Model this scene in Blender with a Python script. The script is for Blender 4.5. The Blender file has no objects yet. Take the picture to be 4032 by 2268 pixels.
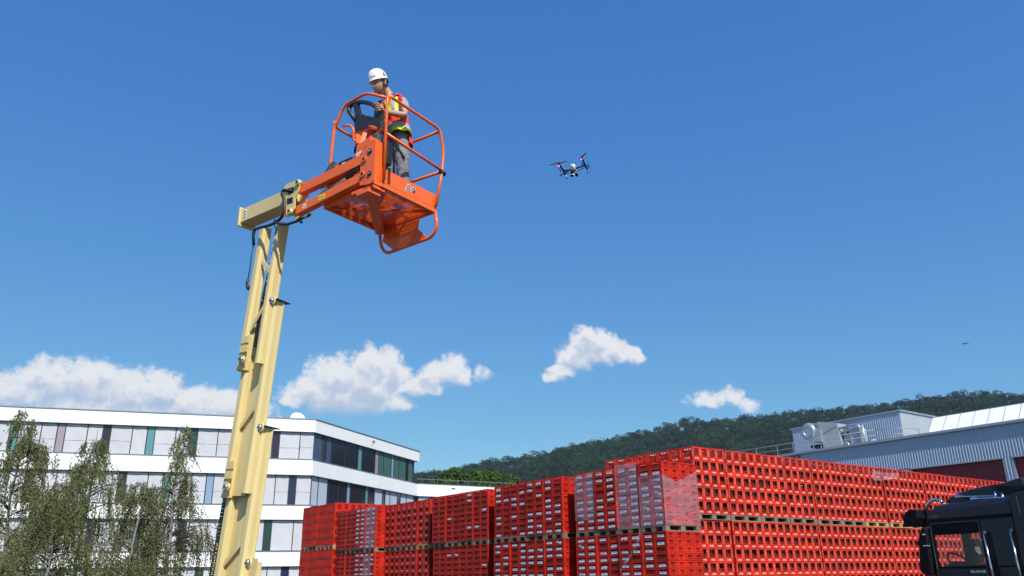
import bpy, math, random
import numpy as np
from mathutils import Vector, Matrix
R = math.radians
sc = bpy.context.scene
col = sc.collection
rng = random.Random(7)
nr = np.random.default_rng(11)

# ---------------------------------------------------------------- camera
EYE = 2.24
cam = bpy.data.cameras.new('camera')
camo = bpy.data.objects.new('camera', cam); col.objects.link(camo)
cam.sensor_width = 36.0; cam.lens = 3200/4032*36.0
cam.clip_start = 0.1; cam.clip_end = 6000
pi_, ro_ = R(19.66), R(0.86)
up = np.array([-math.sin(ro_)*math.cos(pi_), -math.cos(ro_)*math.cos(pi_), math.sin(pi_)])
fw = np.array([0, 0, 1.]) - math.sin(pi_)*up; fw /= np.linalg.norm(fw); rt = np.cross(-up, fw)
cx = (rt[0], fw[0], up[0]); cy = (rt[1], fw[1], up[1]); cz = (rt[2], fw[2], up[2])
camo.matrix_world = Matrix(((cx[0], -cy[0], -cz[0], 0), (cx[1], -cy[1], -cz[1], 0), (cx[2], -cy[2], -cz[2], EYE), (0, 0, 0, 1)))
sc.camera = camo

# ---------------------------------------------------------------- sun, sky, exposure
SUN_AZ, SUN_EL = 157.5, 46.0
sun = bpy.data.lights.new('sun', 'SUN'); sun.energy = 5.0; sun.angle = R(0.53); sun.color = (1.0, 0.96, 0.9)
suno = bpy.data.objects.new('sun', sun); col.objects.link(suno)
sd = Vector((math.sin(R(SUN_AZ))*math.cos(R(SUN_EL)), math.cos(R(SUN_AZ))*math.cos(R(SUN_EL)), math.sin(R(SUN_EL))))
suno.rotation_euler = sd.to_track_quat('Z', 'Y').to_euler()
sc.view_settings.view_transform = 'Standard'; sc.view_settings.look = 'None'
sc.view_settings.exposure = 0.2; sc.view_settings.gamma = 1.0
sc.render.engine = 'CYCLES'

world = bpy.data.worlds.new('World'); sc.world = world; world.use_nodes = True
wt = world.node_tree; wt.nodes.clear(); WN, WL = wt.nodes, wt.links
def nd(t, kind, **kw):
    n = t.nodes.new(kind)
    for k, v in kw.items(): setattr(n, k, v)
    return n
def mth(t, op, a, b=None, c=None, clamp=False):
    n = t.nodes.new('ShaderNodeMath'); n.operation = op; n.use_clamp = clamp
    for i, v in enumerate((a, b, c)):
        if v is None: continue
        if isinstance(v, (int, float)): n.inputs[i].default_value = v
        else: t.links.new(v, n.inputs[i])
    return n.outputs[0]
sky = nd(wt, 'ShaderNodeTexSky', sky_type='NISHITA', sun_disc=False)
sky.sun_elevation = R(SUN_EL); sky.sun_rotation = R(SUN_AZ); sky.altitude = 300
sky.air_density = 1.0; sky.dust_density = 0.3; sky.ozone_density = 1.0
sp = nd(wt, 'ShaderNodeSeparateColor'); cbn = nd(wt, 'ShaderNodeCombineColor'); WL.new(sky.outputs[0], sp.inputs[0])
for i, (k, g_) in enumerate(((.735, 1.12), (.915, .82), (.955, .41))):     # the photograph's rendering of blue: a gentle curve per channel
    WL.new(mth(wt, 'MULTIPLY', mth(wt, 'POWER', mth(wt, 'MULTIPLY', sp.outputs[i], .1), g_), k*10), cbn.inputs[i])
bg = nd(wt, 'ShaderNodeBackground'); bg.inputs[1].default_value = 0.085
WL.new(cbn.outputs[0], bg.inputs[0])
# fair-weather cumulus, placed by compass bearing and elevation on the sky itself
CLOUD = [  # bearing, elevation, half width, half height (degrees), weight
 (-31.54,11.05,1.9,.9,.9),(-30.05,11.75,2.2,1.2,1),(-28.06,11.87,2.3,1.3,1),(-25.59,11.58,2.3,1.2,1),(-27.32,12.55,1.0,.7,1),
 (-24.00,11.77,1.6,1.1,1),(-21.93,11.15,2.1,.95,1),(-19.91,11.00,1.7,.8,1),(-26.38,10.52,6.0,.8,.72),(-19.89,10.79,3,.7,.72),(-28.28,10.38,.9,.35,.9),
 (-12.40,13.24,1.8,1.35,1),(-10.05,14.00,1.5,1.25,1),(-8.73,13.75,1.0,1.3,1),(-14.02,12.24,1.7,.9,1),(-11.83,11.91,3.5,1.1,1.05),(-10.21,12.63,2.2,1.3,1.2),(-8.93,11.65,1.6,.7,.7),(-15.31,11.66,1.0,.5,.8),
 (-6.58,12.69,1.6,.6,.95),(-5.89,13.52,.95,.85,1),(-4.47,13.72,1.15,1.0,1),(-3.53,13.39,.8,.75,1),(-2.24,13.72,.5,.5,.48),
 (5.35,15.59,1.1,1.1,1),(5.47,16.33,.75,.6,1),(6.42,15.74,.8,.85,1),(7.42,15.19,.85,.75,1),(8.44,14.67,.65,.6,1),(4.82,14.69,1.45,1.0,1.1),(6.38,14.85,1.2,.85,1.1),(7.73,14.65,.8,.55,.9),(3.69,13.78,1.0,.5,.95),(2.96,13.25,.8,.35,.85),
 (14.09,11.27,1.15,.36,.36),(15.22,11.36,.65,.42,.40),(13.36,11.48,.4,.35,.3),(16.29,10.80,.8,.3,.30)]
grp = bpy.data.node_groups.new('cumulus', 'ShaderNodeTree')
grp.interface.new_socket('Az', in_out='INPUT', socket_type='NodeSocketFloat')
grp.interface.new_socket('El', in_out='INPUT', socket_type='NodeSocketFloat')
grp.interface.new_socket('Density', in_out='OUTPUT', socket_type='NodeSocketFloat')
gi = grp.nodes.new('NodeGroupInput'); go = grp.nodes.new('NodeGroupOutput')
best = None
for (a, e, ra, re_, w_) in CLOUD:
    ra *= 1.13; re_ *= 1.15
    dx = mth(grp, 'MULTIPLY_ADD', gi.outputs[0], 1/ra, -a/ra); dy = mth(grp, 'MULTIPLY_ADD', gi.outputs[1], 1/re_, -e/re_)
    d2 = mth(grp, 'MULTIPLY_ADD', dx, dx, mth(grp, 'MULTIPLY', dy, dy))
    v = mth(grp, 'MULTIPLY_ADD', d2, -w_, w_)
    best = v if best is None else mth(grp, 'SMOOTH_MAX', best, v, 0.15)
grp.links.new(best, go.inputs[0])
tc = nd(wt, 'ShaderNodeTexCoord'); sep = nd(wt, 'ShaderNodeSeparateXYZ'); WL.new(tc.outputs['Generated'], sep.inputs[0])
az = mth(wt, 'MULTIPLY', mth(wt, 'ARCTAN2', sep.outputs[0], sep.outputs[1]), 180/math.pi)
el = mth(wt, 'MULTIPLY', mth(wt, 'ARCSINE', sep.outputs[2]), 180/math.pi)
def wnoise(scale, det, rough, off=0.0):
    mp = nd(wt, 'ShaderNodeMapping'); mp.inputs['Location'].default_value = (off, off*.7, off*.3)
    WL.new(tc.outputs['Generated'], mp.inputs[0])
    n = nd(wt, 'ShaderNodeTexNoise'); n.inputs['Scale'].default_value = scale; n.inputs['Detail'].default_value = det; n.inputs['Roughness'].default_value = rough
    WL.new(mp.outputs[0], n.inputs['Vector']); return n.outputs[0]
n1 = wnoise(34, 3, .5); n2 = wnoise(34, 3, .5, 5.3); n3 = wnoise(58, 9, .66, 2.2)
azw = mth(wt, 'ADD', az, mth(wt, 'MULTIPLY_ADD', n1, 1.8, -.9)); elw = mth(wt, 'ADD', el, mth(wt, 'MULTIPLY_ADD', n2, 1.1, -.55))
def dens(dA, dE):
    g = wt.nodes.new('ShaderNodeGroup'); g.node_tree = grp
    WL.new(mth(wt, 'ADD', azw, dA), g.inputs[0]); WL.new(mth(wt, 'ADD', elw, dE), g.inputs[1]); return g.outputs[0]
fb = mth(wt, 'MULTIPLY_ADD', n3, 3.4, -1.72)
d0 = mth(wt, 'ADD', dens(0, 0), fb)
d1 = mth(wt, 'ADD', dens(.15, .7), fb)
al = nd(wt, 'ShaderNodeMapRange', interpolation_type='SMOOTHSTEP'); WL.new(d0, al.inputs[0])
al.inputs[1].default_value = -.60; al.inputs[2].default_value = .55; al.inputs[4].default_value = .98
low = nd(wt, 'ShaderNodeMapRange', interpolation_type='SMOOTHSTEP'); WL.new(mth(wt, 'SUBTRACT', d1, d0), low.inputs[0])
low.inputs[1].default_value = .05; low.inputs[2].default_value = 1.0; low.inputs[3].default_value = 1.0; low.inputs[4].default_value = .08
alf = mth(wt, 'MULTIPLY', al.outputs[0], low.outputs[0])
sh = nd(wt, 'ShaderNodeMapRange', interpolation_type='SMOOTHSTEP'); WL.new(mth(wt, 'ADD', d1, mth(wt, 'MULTIPLY', mth(wt, 'SUBTRACT', d1, d0), .5)), sh.inputs[0])
sh.inputs[1].default_value = 0.15; sh.inputs[2].default_value = 1.35
cm = nd(wt, 'ShaderNodeMix', data_type='RGBA'); WL.new(sh.outputs[0], cm.inputs[0])
cm.inputs[6].default_value = (.87, .88, .90, 1); cm.inputs[7].default_value = (.54, .62, .76, 1)
cb = nd(wt, 'ShaderNodeBackground'); WL.new(cm.outputs[2], cb.inputs[0]); cb.inputs[1].default_value = .87
ms = nd(wt, 'ShaderNodeMixShader'); WL.new(alf, ms.inputs[0]); WL.new(bg.outputs[0], ms.inputs[1]); WL.new(cb.outputs[0], ms.inputs[2])
wo = nd(wt, 'ShaderNodeOutputWorld'); WL.new(ms.outputs[0], wo.inputs[0])

# ---------------------------------------------------------------- helpers
def mat(name, c, rough=.5, metal=0., var=.06, nscale=6., bump=0., bscale=60., spec=.5, rand=0., trans=0., alpha=1., coat=0., dirt=None, stretch=None):
    m = bpy.data.materials.new(name); m.use_nodes = True; t = m.node_tree; b = t.nodes['Principled BSDF']
    tcn = nd(t, 'ShaderNodeTexCoord'); vec = tcn.outputs['Object']
    if stretch:
        mp = nd(t, 'ShaderNodeMapping'); mp.inputs['Scale'].default_value = stretch; t.links.new(vec, mp.inputs[0]); vec = mp.outputs[0]
    n = nd(t, 'ShaderNodeTexNoise'); n.inputs['Scale'].default_value = nscale; n.inputs['Detail'].default_value = 5
    t.links.new(vec, n.inputs['Vector'])
    f = mth(t, 'MULTIPLY_ADD', n.outputs[0], 4*var, 1-2*var)
    if rand:
        oi = nd(t, 'ShaderNodeObjectInfo'); f = mth(t, 'MULTIPLY', f, mth(t, 'MULTIPLY_ADD', oi.outputs['Random'], rand, 1-rand/2))
    mx = nd(t, 'ShaderNodeVectorMath', operation='SCALE'); mx.inputs[0].default_value = c[:3]; t.links.new(f, mx.inputs['Scale'])
    out = mx.outputs[0]
    if dirt:
        n2_ = nd(t, 'ShaderNodeTexNoise'); n2_.inputs['Scale'].default_value = dirt[1]; n2_.inputs['Detail'].default_value = 8; n2_.inputs['Roughness'].default_value = .7
        t.links.new(vec, n2_.inputs['Vector'])
        mr = nd(t, 'ShaderNodeMapRange'); t.links.new(n2_.outputs[0], mr.inputs[0]); mr.inputs[1].default_value = .52; mr.inputs[2].default_value = .72; mr.inputs[4].default_value = dirt[2]
        mm = nd(t, 'ShaderNodeMix', data_type='RGBA'); t.links.new(mr.outputs[0], mm.inputs[0]); t.links.new(out, mm.inputs[6]); mm.inputs[7].default_value = (*dirt[0], 1); out = mm.outputs[2]
    t.links.new(out, b.inputs['Base Color'])
    t.links.new(mth(t, 'MULTIPLY_ADD', n.outputs[0], .25, max(rough-.12, .02)), b.inputs['Roughness'])
    b.inputs['Metallic'].default_value = metal; b.inputs['Specular IOR Level'].default_value = spec
    b.inputs['Alpha'].default_value = alpha; b.inputs['Transmission Weight'].default_value = trans; b.inputs['Coat Weight'].default_value = coat
    if bump:
        nb = nd(t, 'ShaderNodeTexNoise'); nb.inputs['Scale'].default_value = bscale; nb.inputs['Detail'].default_value = 4; t.links.new(vec, nb.inputs['Vector'])
        bp = nd(t, 'ShaderNodeBump'); bp.inputs['Strength'].default_value = bump; bp.inputs['Distance'].default_value = .02
        t.links.new(nb.outputs[0], bp.inputs['Height']); t.links.new(bp.outputs[0], b.inputs['Normal'])
    return m

class MB:
    def __init__(s): s.v = []; s.f = []; s.m = []; s.s = []; s.T = None
    def _v(s, pts):
        i = len(s.v)
        for p in pts:
            if s.T is not None: p = tuple(s.T @ Vector(p))
            s.v.append(tuple(p))
        return i
    def face(s, idx, m=0, sm=False): s.f.append(tuple(idx)); s.m.append(m); s.s.append(sm)
    def hexa(s, p, m=0):   # 8 points: bottom ring then top ring
        i = s._v(p)
        for q in ((3, 2, 1, 0), (4, 5, 6, 7), (0, 1, 5, 4), (1, 2, 6, 5), (2, 3, 7, 6), (3, 0, 4, 7)): s.face([i+k for k in q], m)
    def box(s, x0, x1, y0, y1, z0, z1, m=0):
        s.hexa([(x0, y0, z0), (x1, y0, z0), (x1, y1, z0), (x0, y1, z0), (x0, y0, z1), (x1, y0, z1), (x1, y1, z1), (x0, y1, z1)], m)
    def bar(s, a, b, w, h, upv=(0, 0, 1), m=0):   # rectangular bar from a to b
        a, b = Vector(a), Vector(b); d = (b-a).normalized(); u_ = Vector(upv)
        sx = d.cross(u_);
        if sx.length < 1e-4: sx = d.cross(Vector((1, 0, 0)))
        sx.normalize(); uz = sx.cross(d)
        P = []
        for c in (a, b):
            for (i, j) in ((-1, -1), (1, -1), (1, 1), (-1, 1)): P.append(c+sx*(i*w/2)+uz*(j*h/2))
        s.hexa(P, m)
    def prism(s, poly, ax, t0, t1, m=0, sm=False):  # poly 2D extruded on axis ax
        def P(q, t):
            return {0: (t, q[0], q[1]), 1: (q[0], t, q[1]), 2: (q[0], q[1], t)}[ax]
        n = len(poly); i = s._v([P(q, t0) for q in poly]); j = s._v([P(q, t1) for q in poly])
        s.face([i+k for k in range(n)][::-1], m); s.face([j+k for k in range(n)], m)
        for k in range(n): s.face((i+k, i+(k+1) % n, j+(k+1) % n, j+k), m, sm)
    def poly(s, pts, m=0, sm=False):
        i = s._v(pts); s.face(range(i, i+len(pts)), m, sm)
    def rings(s, rs, m=0, sm=True, cap=True, closed=True):
        n = len(rs[0]); idx = [s._v(r) for r in rs]
        for a, b in zip(idx, idx[1:]):
            for k in range(n if closed else n-1): s.face((a+k, a+(k+1) % n, b+(k+1) % n, b+k), m, sm)
        if cap:
            s.face([idx[0]+k for k in range(n)][::-1], m); s.face([idx[-1]+k for k in range(n)], m)
        return idx
    def tube(s, pts, r, seg=8, m=0, cap=True, loop=False):
        pts = [Vector(p) for p in pts]; n = len(pts)
        rr = r if isinstance(r, (list, tuple)) else [r]*n
        tang = []
        for k in range(n):
            a = pts[(k-1) % n] if (loop or k > 0) else pts[k]; b = pts[(k+1) % n] if (loop or k < n-1) else pts[k]
            tang.append((b-a).normalized())
        nrm = tang[0].orthogonal().normalized(); rs = []
        for k in range(n):
            nrm = (nrm - tang[k]*nrm.dot(tang[k])).normalized(); bn = tang[k].cross(nrm)
            rs.append([pts[k]+(nrm*math.cos(2*math.pi*q/seg)+bn*math.sin(2*math.pi*q/seg))*rr[k] for q in range(seg)])
        if loop: rs.append(rs[0])
        s.rings(rs, m, True, cap and not loop)
    def cyl(s, a, b, r0, r1=None, seg=12, m=0): s.tube([a, b], [r0, r0 if r1 is None else r1], seg, m)
    def lathe(s, prof, seg=12, m=0, c=(0, 0, 0)):
        s.rings([[(c[0]+r*math.cos(2*math.pi*k/seg), c[1]+r*math.sin(2*math.pi*k/seg), c[2]+z) for k in range(seg)] for r, z in prof], m)
    def ball(s, c, r, seg=12, m=0, sc_=(1, 1, 1)):
        n = max(4, seg//2)
        s.rings([[(c[0]+r*sc_[0]*math.sin(math.pi*t/n)*math.cos(2*math.pi*k/seg), c[1]+r*sc_[1]*math.sin(math.pi*t/n)*math.sin(2*math.pi*k/seg), c[2]-r*sc_[2]*math.cos(math.pi*t/n)) for k in range(seg)] for t in [0.05]+list(range(1, n))+[n-.05]], m)
    def arr(s): return np.array(s.v, float).reshape(-1, 3), s.f, s.m, s.s
    def mesh(s, name, mats):
        me = bpy.data.meshes.new(name); me.from_pydata(s.v, [], s.f)
        for x in mats: me.materials.append(x)
        me.polygons.foreach_set('material_index', s.m); me.polygons.foreach_set('use_smooth', s.s); me.update(); return me
    def build(s, name, mats, parent=None, bevel=0, mw=None):
        if not isinstance(mats, (list, tuple)): mats = [mats]
        return link(name, s.mesh(name, mats), parent, bevel, mw)
def link(name, me, parent=None, bevel=0, mw=None):
    o = bpy.data.objects.new(name, me); col.objects.link(o)
    if parent: o.parent = parent
    if mw is not None: o.matrix_local = mw
    if bevel:
        b = o.modifiers.new('bevel', 'BEVEL'); b.width = bevel; b.segments = 2; b.limit_method = 'ANGLE'; b.angle_limit = R(40)
    return o
def tag(o, label=None, cat=None, group=None, kind=None):
    for k, v in (('label', label), ('category', cat), ('group', group), ('kind', kind)):
        if v: o[k] = v
    return o
def empty(name, mw, label=None, cat=None, group=None, kind=None):
    o = bpy.data.objects.new(name, None); col.objects.link(o); o.matrix_world = mw; o.empty_display_size = .1
    return tag(o, label, cat, group, kind)
def frame(o, x, z=0.):
    """ground frame: origin o (x, y), first axis bearing given as vector x, second axis 90 deg counter-clockwise"""
    l = math.hypot(*x); x = (x[0]/l, x[1]/l)
    return Matrix(((x[0], -x[1], 0, o[0]), (x[1], x[0], 0, o[1]), (0, 0, 1, z), (0, 0, 0, 1)))
def text_mesh(s, size, mats, shear=0., bold=0., spacing=1., extrude=0.):
    cu = bpy.data.curves.new('lettering', 'FONT'); cu.body = s; cu.size = size; cu.shear = shear; cu.offset = bold
    cu.space_character = spacing; cu.align_x = 'CENTER'; cu.align_y = 'CENTER'; cu.resolution_u = 1; cu.extrude = extrude
    o = bpy.data.objects.new('tmp', cu); col.objects.link(o)
    me = bpy.data.meshes.new_from_object(o.evaluated_get(bpy.context.evaluated_depsgraph_get()))
    bpy.data.objects.remove(o); bpy.data.curves.remove(cu); me.materials.clear(); me.materials.append(mats); return me
def facing(o, normal, upv=(0, 0, 1)):
    """matrix whose z is the outward normal, y is up as seen from outside"""
    n = Vector(normal).normalized(); u_ = Vector(upv); x = u_.cross(n).normalized(); y = n.cross(x)
    return Matrix(((x[0], y[0], n[0], o[0]), (x[1], y[1], n[1], o[1]), (x[2], y[2], n[2], o[2]), (0, 0, 0, 1)))
def arc(c, r, a0, a1, n, plane='xz', y=0.):
    out = []
    for k in range(n+1):
        a = R(a0+(a1-a0)*k/n); p, q = c[0]+r*math.cos(a), c[1]+r*math.sin(a)
        out.append({'xz': (p, y, q), 'xy': (p, q, y), 'yz': (y, p, q)}[plane])
    return out
def rounded(pts, r, n=5):
    """round the corners of a polyline"""
    pts = [Vector(p) for p in pts]; out = [pts[0]]
    for a, b, c in zip(pts, pts[1:], pts[2:]):
        d1, d2 = (a-b), (c-b); q = min(r, d1.length*.49, d2.length*.49); p0 = b+d1.normalized()*q; p1 = b+d2.normalized()*q
        for k in range(n+1):
            t = k/n; out.append(p0*(1-t)**2+b*2*t*(1-t)+p1*t*t)
    return out+[pts[-1]]
def np_mesh(name, V, F, mats, smooth=False, mi=None):
    me = bpy.data.meshes.new(name); k = F.shape[1]
    me.vertices.add(len(V)); me.vertices.foreach_set('co', V.astype(np.float32).ravel())
    me.loops.add(F.size); me.loops.foreach_set('vertex_index', F.astype(np.int32).ravel())
    me.polygons.add(len(F)); me.polygons.foreach_set('loop_start', np.arange(0, F.size, k, dtype=np.int32))
    me.polygons.foreach_set('use_smooth', np.full(len(F), smooth))
    for x in mats: me.materials.append(x)
    if mi is not None: me.polygons.foreach_set('material_index', mi.astype(np.int32))
    me.update(calc_edges=True); me.validate(); return me
def world_matrix(): return Matrix.Identity(4)

# ---------------------------------------------------------------- ground and yard
M_asph = mat('asphalt', (.055, .054, .052), .85, var=.2, nscale=1.2, bump=.4, bscale=80)
M_soil = mat('meadow', (.05, .075, .025), .9, var=.25, nscale=.4)
g = MB(); g.poly([(-2500, -2500, -.02), (2500, -2500, -.02), (2500, 2500, -.02), (-2500, 2500, -.02)])
tag(g.build('ground', M_soil), kind='structure')
g = MB(); g.poly([(-70, -30, 0), (90, -30, 0), (120, 130, 0), (-70, 130, 0)])
tag(g.build('yard', M_asph), kind='structure')

# ================================================================ crate yard
def crate_red(name, c, rand=.12):
    m = mat(name, c, .55, var=.10, nscale=3, rand=rand, bump=.05, bscale=150, spec=.25, dirt=((.36, .05, .035), 7, .35))
    t = m.node_tree; b = t.nodes['Principled BSDF']; src = b.inputs['Base Color'].links[0].from_socket
    gm = nd(t, 'ShaderNodeNewGeometry'); vm = nd(t, 'ShaderNodeVectorMath', operation='MULTIPLY'); vm.inputs[1].default_value = (1.7, 1.7, 3.1)
    t.links.new(gm.outputs['Position'], vm.inputs[0]); wn = nd(t, 'ShaderNodeTexNoise'); wn.inputs['Scale'].default_value = 1.3; wn.inputs['Detail'].default_value = 3
    t.links.new(vm.outputs[0], wn.inputs['Vector'])
    h = nd(t, 'ShaderNodeHueSaturation'); t.links.new(src, h.inputs['Color']); t.links.new(mth(t, 'MULTIPLY_ADD', wn.outputs[0], 1.2, .40), h.inputs['Value'])
    t.links.new(h.outputs[0], b.inputs['Base Color']); return m
M_red = crate_red('crate_plastic_bright', (.56, .026, .009), rand=.38)
M_red2 = crate_red('crate_plastic_deep', (.50, .020, .007), rand=.34)
M_logo = mat('crate_print', (.72, .38, .33), .6, var=.1, nscale=60)
M_redsheen = crate_red('crate_plastic_sheen', (.66, .085, .055), rand=.2)  # pinkish sheen of the crate posts, put into a lighter red
M_paper = mat('label_paper', (.86, .87, .90), .6, var=.1, nscale=30, rand=.1)
M_ink = mat('label_ink', (.40, .46, .55), .7, var=.3, nscale=90)
M_bottle = mat('bottle_glass_brown', (.055, .034, .020), .10, var=.1, spec=.6)
M_cap = mat('bottle_cap_tin', (.62, .52, .36), .28, metal=.85, rand=.3)
M_capw = mat('bottle_cap_white', (.80, .78, .72), .4, rand=.2)
M_wood = mat('pallet_wood_grey', (.20, .155, .105), .85, var=.25, nscale=9, rand=.5, bump=.3, bscale=40)
M_woodn = mat('pallet_wood_new', (.40, .26, .12), .8, var=.15, nscale=9, rand=.2, bump=.3, bscale=40)

YARD = frame((3.49, 19.69), (.8049, .5934))
LH, RH, WH = .1634, .324, .245     # pitch of the low label crates, the tall bottle crates, the window crates

def label_crate():
    b = MB(); H = .1595
    for x0, x1, s in ((.000, .018, 1), (.282, .300, -1)):
        xi = (.007, .017) if s > 0 else (.283, .293)
        b.box(xi[0], xi[1], .03, .37, .006, .100)
        b.box(x0, x1, 0, .030, 0, H); b.box(x0, x1, .370, .400, 0, H)
        b.box(x0, x1, .030, .370, .130, H); b.box(xi[0], xi[1], .030, .065, .100, .130); b.box(xi[0], xi[1], .335, .370, .100, .130)
        b.box(x0+(.004 if s > 0 else 0), x1-(0 if s > 0 else .004), .030, .370, 0, .006)
        b.box(*((-.004, .007) if s > 0 else (.293, .304)), .07, .33, .094, .101)
    for y0, y1, s in ((0, .014, 1), (.386, .400, -1)):
        b.box(.018, .282, y0+.004*(s > 0), y1-.004*(s < 0), .004, .104)
        b.box(.018, .095, y0+.004*(s > 0), y1-.004*(s < 0), .104, .124); b.box(.205, .282, y0+.004*(s > 0), y1-.004*(s < 0), .104, .124)
        b.box(.018, .282, y0+.004*(s > 0), y1-.004*(s < 0), .124, H)
        q = (-.010, .004) if s > 0 else (.396, .410)
        b.box(.07, .23, *q, .126, .133); b.box(.085, .215, *q, .094, .101); b.box(.10, .20, *q, .052, .058)
        b.box(.0181, .03, q[0]+.006, q[1]-.006, 0, .15); b.box(.27, .2819, q[0]+.006, q[1]-.006, 0, .15)
    b.box(.018, .282, .018, .382, 0, .008)
    return b
def bottle_crate(text=True, side_text=True):
    b = MB(); H = .3205
    # broad end (the 0.3 m side) with its window
    b.box(0, .300, .006, .018, .004, .088); b.box(0, .300, 0, .020, .286, H)
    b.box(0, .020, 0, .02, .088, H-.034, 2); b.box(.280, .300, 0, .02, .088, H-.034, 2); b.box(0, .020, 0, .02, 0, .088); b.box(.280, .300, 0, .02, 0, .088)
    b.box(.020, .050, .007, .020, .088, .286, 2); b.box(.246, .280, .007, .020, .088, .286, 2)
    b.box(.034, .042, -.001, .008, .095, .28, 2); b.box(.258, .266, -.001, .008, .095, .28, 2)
    b.box(.020, .280, -.002, .006, .0, .006); b.box(.020, .280, .0, .006, .084, .090)
    for x in (.086, .140, .194): b.box(x, x+.011, .006, .030, .088, .172)
    b.box(.056, .236, .080, .086, .006, .168); b.box(.056, .236, .010, .022, .088, .100)
    # long side (0.4 m)
    b.box(.006, .018, .020, .400, .004, .096); b.box(0, .020, .020, .400, .286, H)
    b.box(0, .020, .020, .055, .0, .286); b.box(0, .020, .345, .380, .0, .286); b.box(0.001, .020, .380, .400, .0, .286)
    for y in (.11, .16, .21, .26, .305): b.box(.010, .024, y, y+.007, .096, .190)
    b.box(.100, .107, .03, .37, .006, .182)
    # the two hidden sides and the floor
    b.box(.288, .300, .020, .400, 0, .2); b.box(.288, .300, .020, .400, .286, H); b.box(.020, .288, .388, .400, 0, .2); b.box(.020, .288, .388, .4, .286, H)
    b.box(.288, .3, .02, .06, .2, .286); b.box(.288, .3, .36, .4, .2, .286)
    b.box(.018, .288, .018, .388, 0, .006)
    if text:
        add_text(b, TXT, (.150, .0045, .046), (0, -1, 0), 1)
    if side_text:
        add_text(b, TXT2, (.0045, .20, .052), (-1, 0, 0), 1)
    return b
def window_crate():
    b = MB(); H = .242
    def side(fx, L, wins):
        # fx maps (along, out, z) boxes to the crate
        fx(0, .03, -.0, .018, 0, H); fx(L-.03, L, -.0, .018, 0, H); fx(.03, L-.03, 0, .018, .20, H); fx(.03, L-.03, .006, .018, 0, .085)
        e = .03
        for a0, a1 in wins:
            fx(e, a0, .006, .018, .085, .20); e = a1
            fx((a0+a1)/2-.004, (a0+a1)/2+.004, .012, .03, .085, .15)
        fx(e, L-.03, .006, .018, .085, .20)
    side(lambda a, b_, o0, o1, z0, z1: b.box(o0, o1, a, b_, z0, z1), .4, [(.13, .28)])
    side(lambda a, b_, o0, o1, z0, z1: b.box(a+.0185*(a < .01), b_, o0, o1, z0, z1), .3, [(.08, .22)])
    b.box(.288, .3, .02, .4, 0, H); b.box(.02, .288, .388, .4, 0, H); b.box(.018, .288, .018, .388, 0, .006); b.box(.10, .106, .04, .36, .006, .13)
    add_text(b, TXT3, (.0045, .19, .045), (-1, 0, 0), 1)
    return b
def slat_crate():
    b = MB(); H = .3205
    b.box(0, .02, 0, .4, .275, H); b.box(0, .02, 0, .4, 0, .075)
    for k in range(10): b.box(.002, .018, .004+k*.0425, .020+k*.0425 if k < 9 else .398, .075, .275)
    b.box(.0201, .3, 0, .02, .275, H); b.box(.0201, .3, 0, .02, 0, .075)
    for a, c in ((.0201, .06), (.10, .125), (.175, .2), (.26, .3)): b.box(a, c, .002, .018, .075, .275)
    b.box(.288, .3, .02, .4, 0, .26); b.box(.02, .288, .388, .4, 0, H); b.box(.02, .288, .02, .388, 0, .006); b.box(.055, .062, .03, .38, .006, .2)
    return b
def add_text(b, me, o, n, m):
    T = facing(o, n); i = len(b.v)
    for v in me.vertices: b.v.append(tuple(T @ v.co))
    for p in me.polygons: b.face([i+k for k in p.vertices], m)
TXT = text_mesh('rivella', .062, M_logo, .18, .0035, .95); TXT2 = text_mesh('rivella', .085, M_logo, .18, .004, .95); TXT3 = text_mesh('rivella', .06, M_logo, .18, .004)

def bottle():
    b = MB(); b.lathe([(.027, .010), (.028, .13), (.026, .17), (.014, .215), (.0115, .255)], 8, 0)
    b.lathe([(.0150, .248), (.0170, .266), (.012, .274)], 8, 1); return b
def paper(w=.22, h=.062, torn=False):
    b = MB(); T = [(0, 0), (w, 0), (w, h), (0, h)] if not torn else [(0, h*.15), (w*.3, -h*.3), (w*.45, h*.1), (w, 0), (w*.95, h*.9), (w*.5, h), (0, h*.9)]
    b.prism([(y, z) for y, z in T], 0, -.0015, 0, 0)
    for (y0, y1, z0, z1) in ((.15, .30, .45, .62), (.38, .75, .30, .48), (.45, .85, .60, .72)): b.box(-.0022, -.0016, w*y0, w*y1, h*z0, h*z1, 1)
    return b
K = {'label': (label_crate(), [M_red2]), 'bottle': (bottle_crate(), [M_red, M_logo, M_redsheen]), 'window': (window_crate(), [M_red2, M_logo]), 'slat': (slat_crate(), [M_red2])}
me_label = K['label'][0].mesh('crate', [M_red2]); me_bottlecrate = K['bottle'][0].mesh('crate', [M_red, M_logo, M_redsheen])
me_bottle = bottle().mesh('bottle', [M_bottle, M_cap]); me_bottlew = bottle().mesh('bottle', [M_bottle, M_capw])
me_paper = paper().mesh('paper_label', [M_paper, M_ink]); me_torn = paper(torn=True).mesh('paper_label', [M_paper, M_ink])

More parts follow.
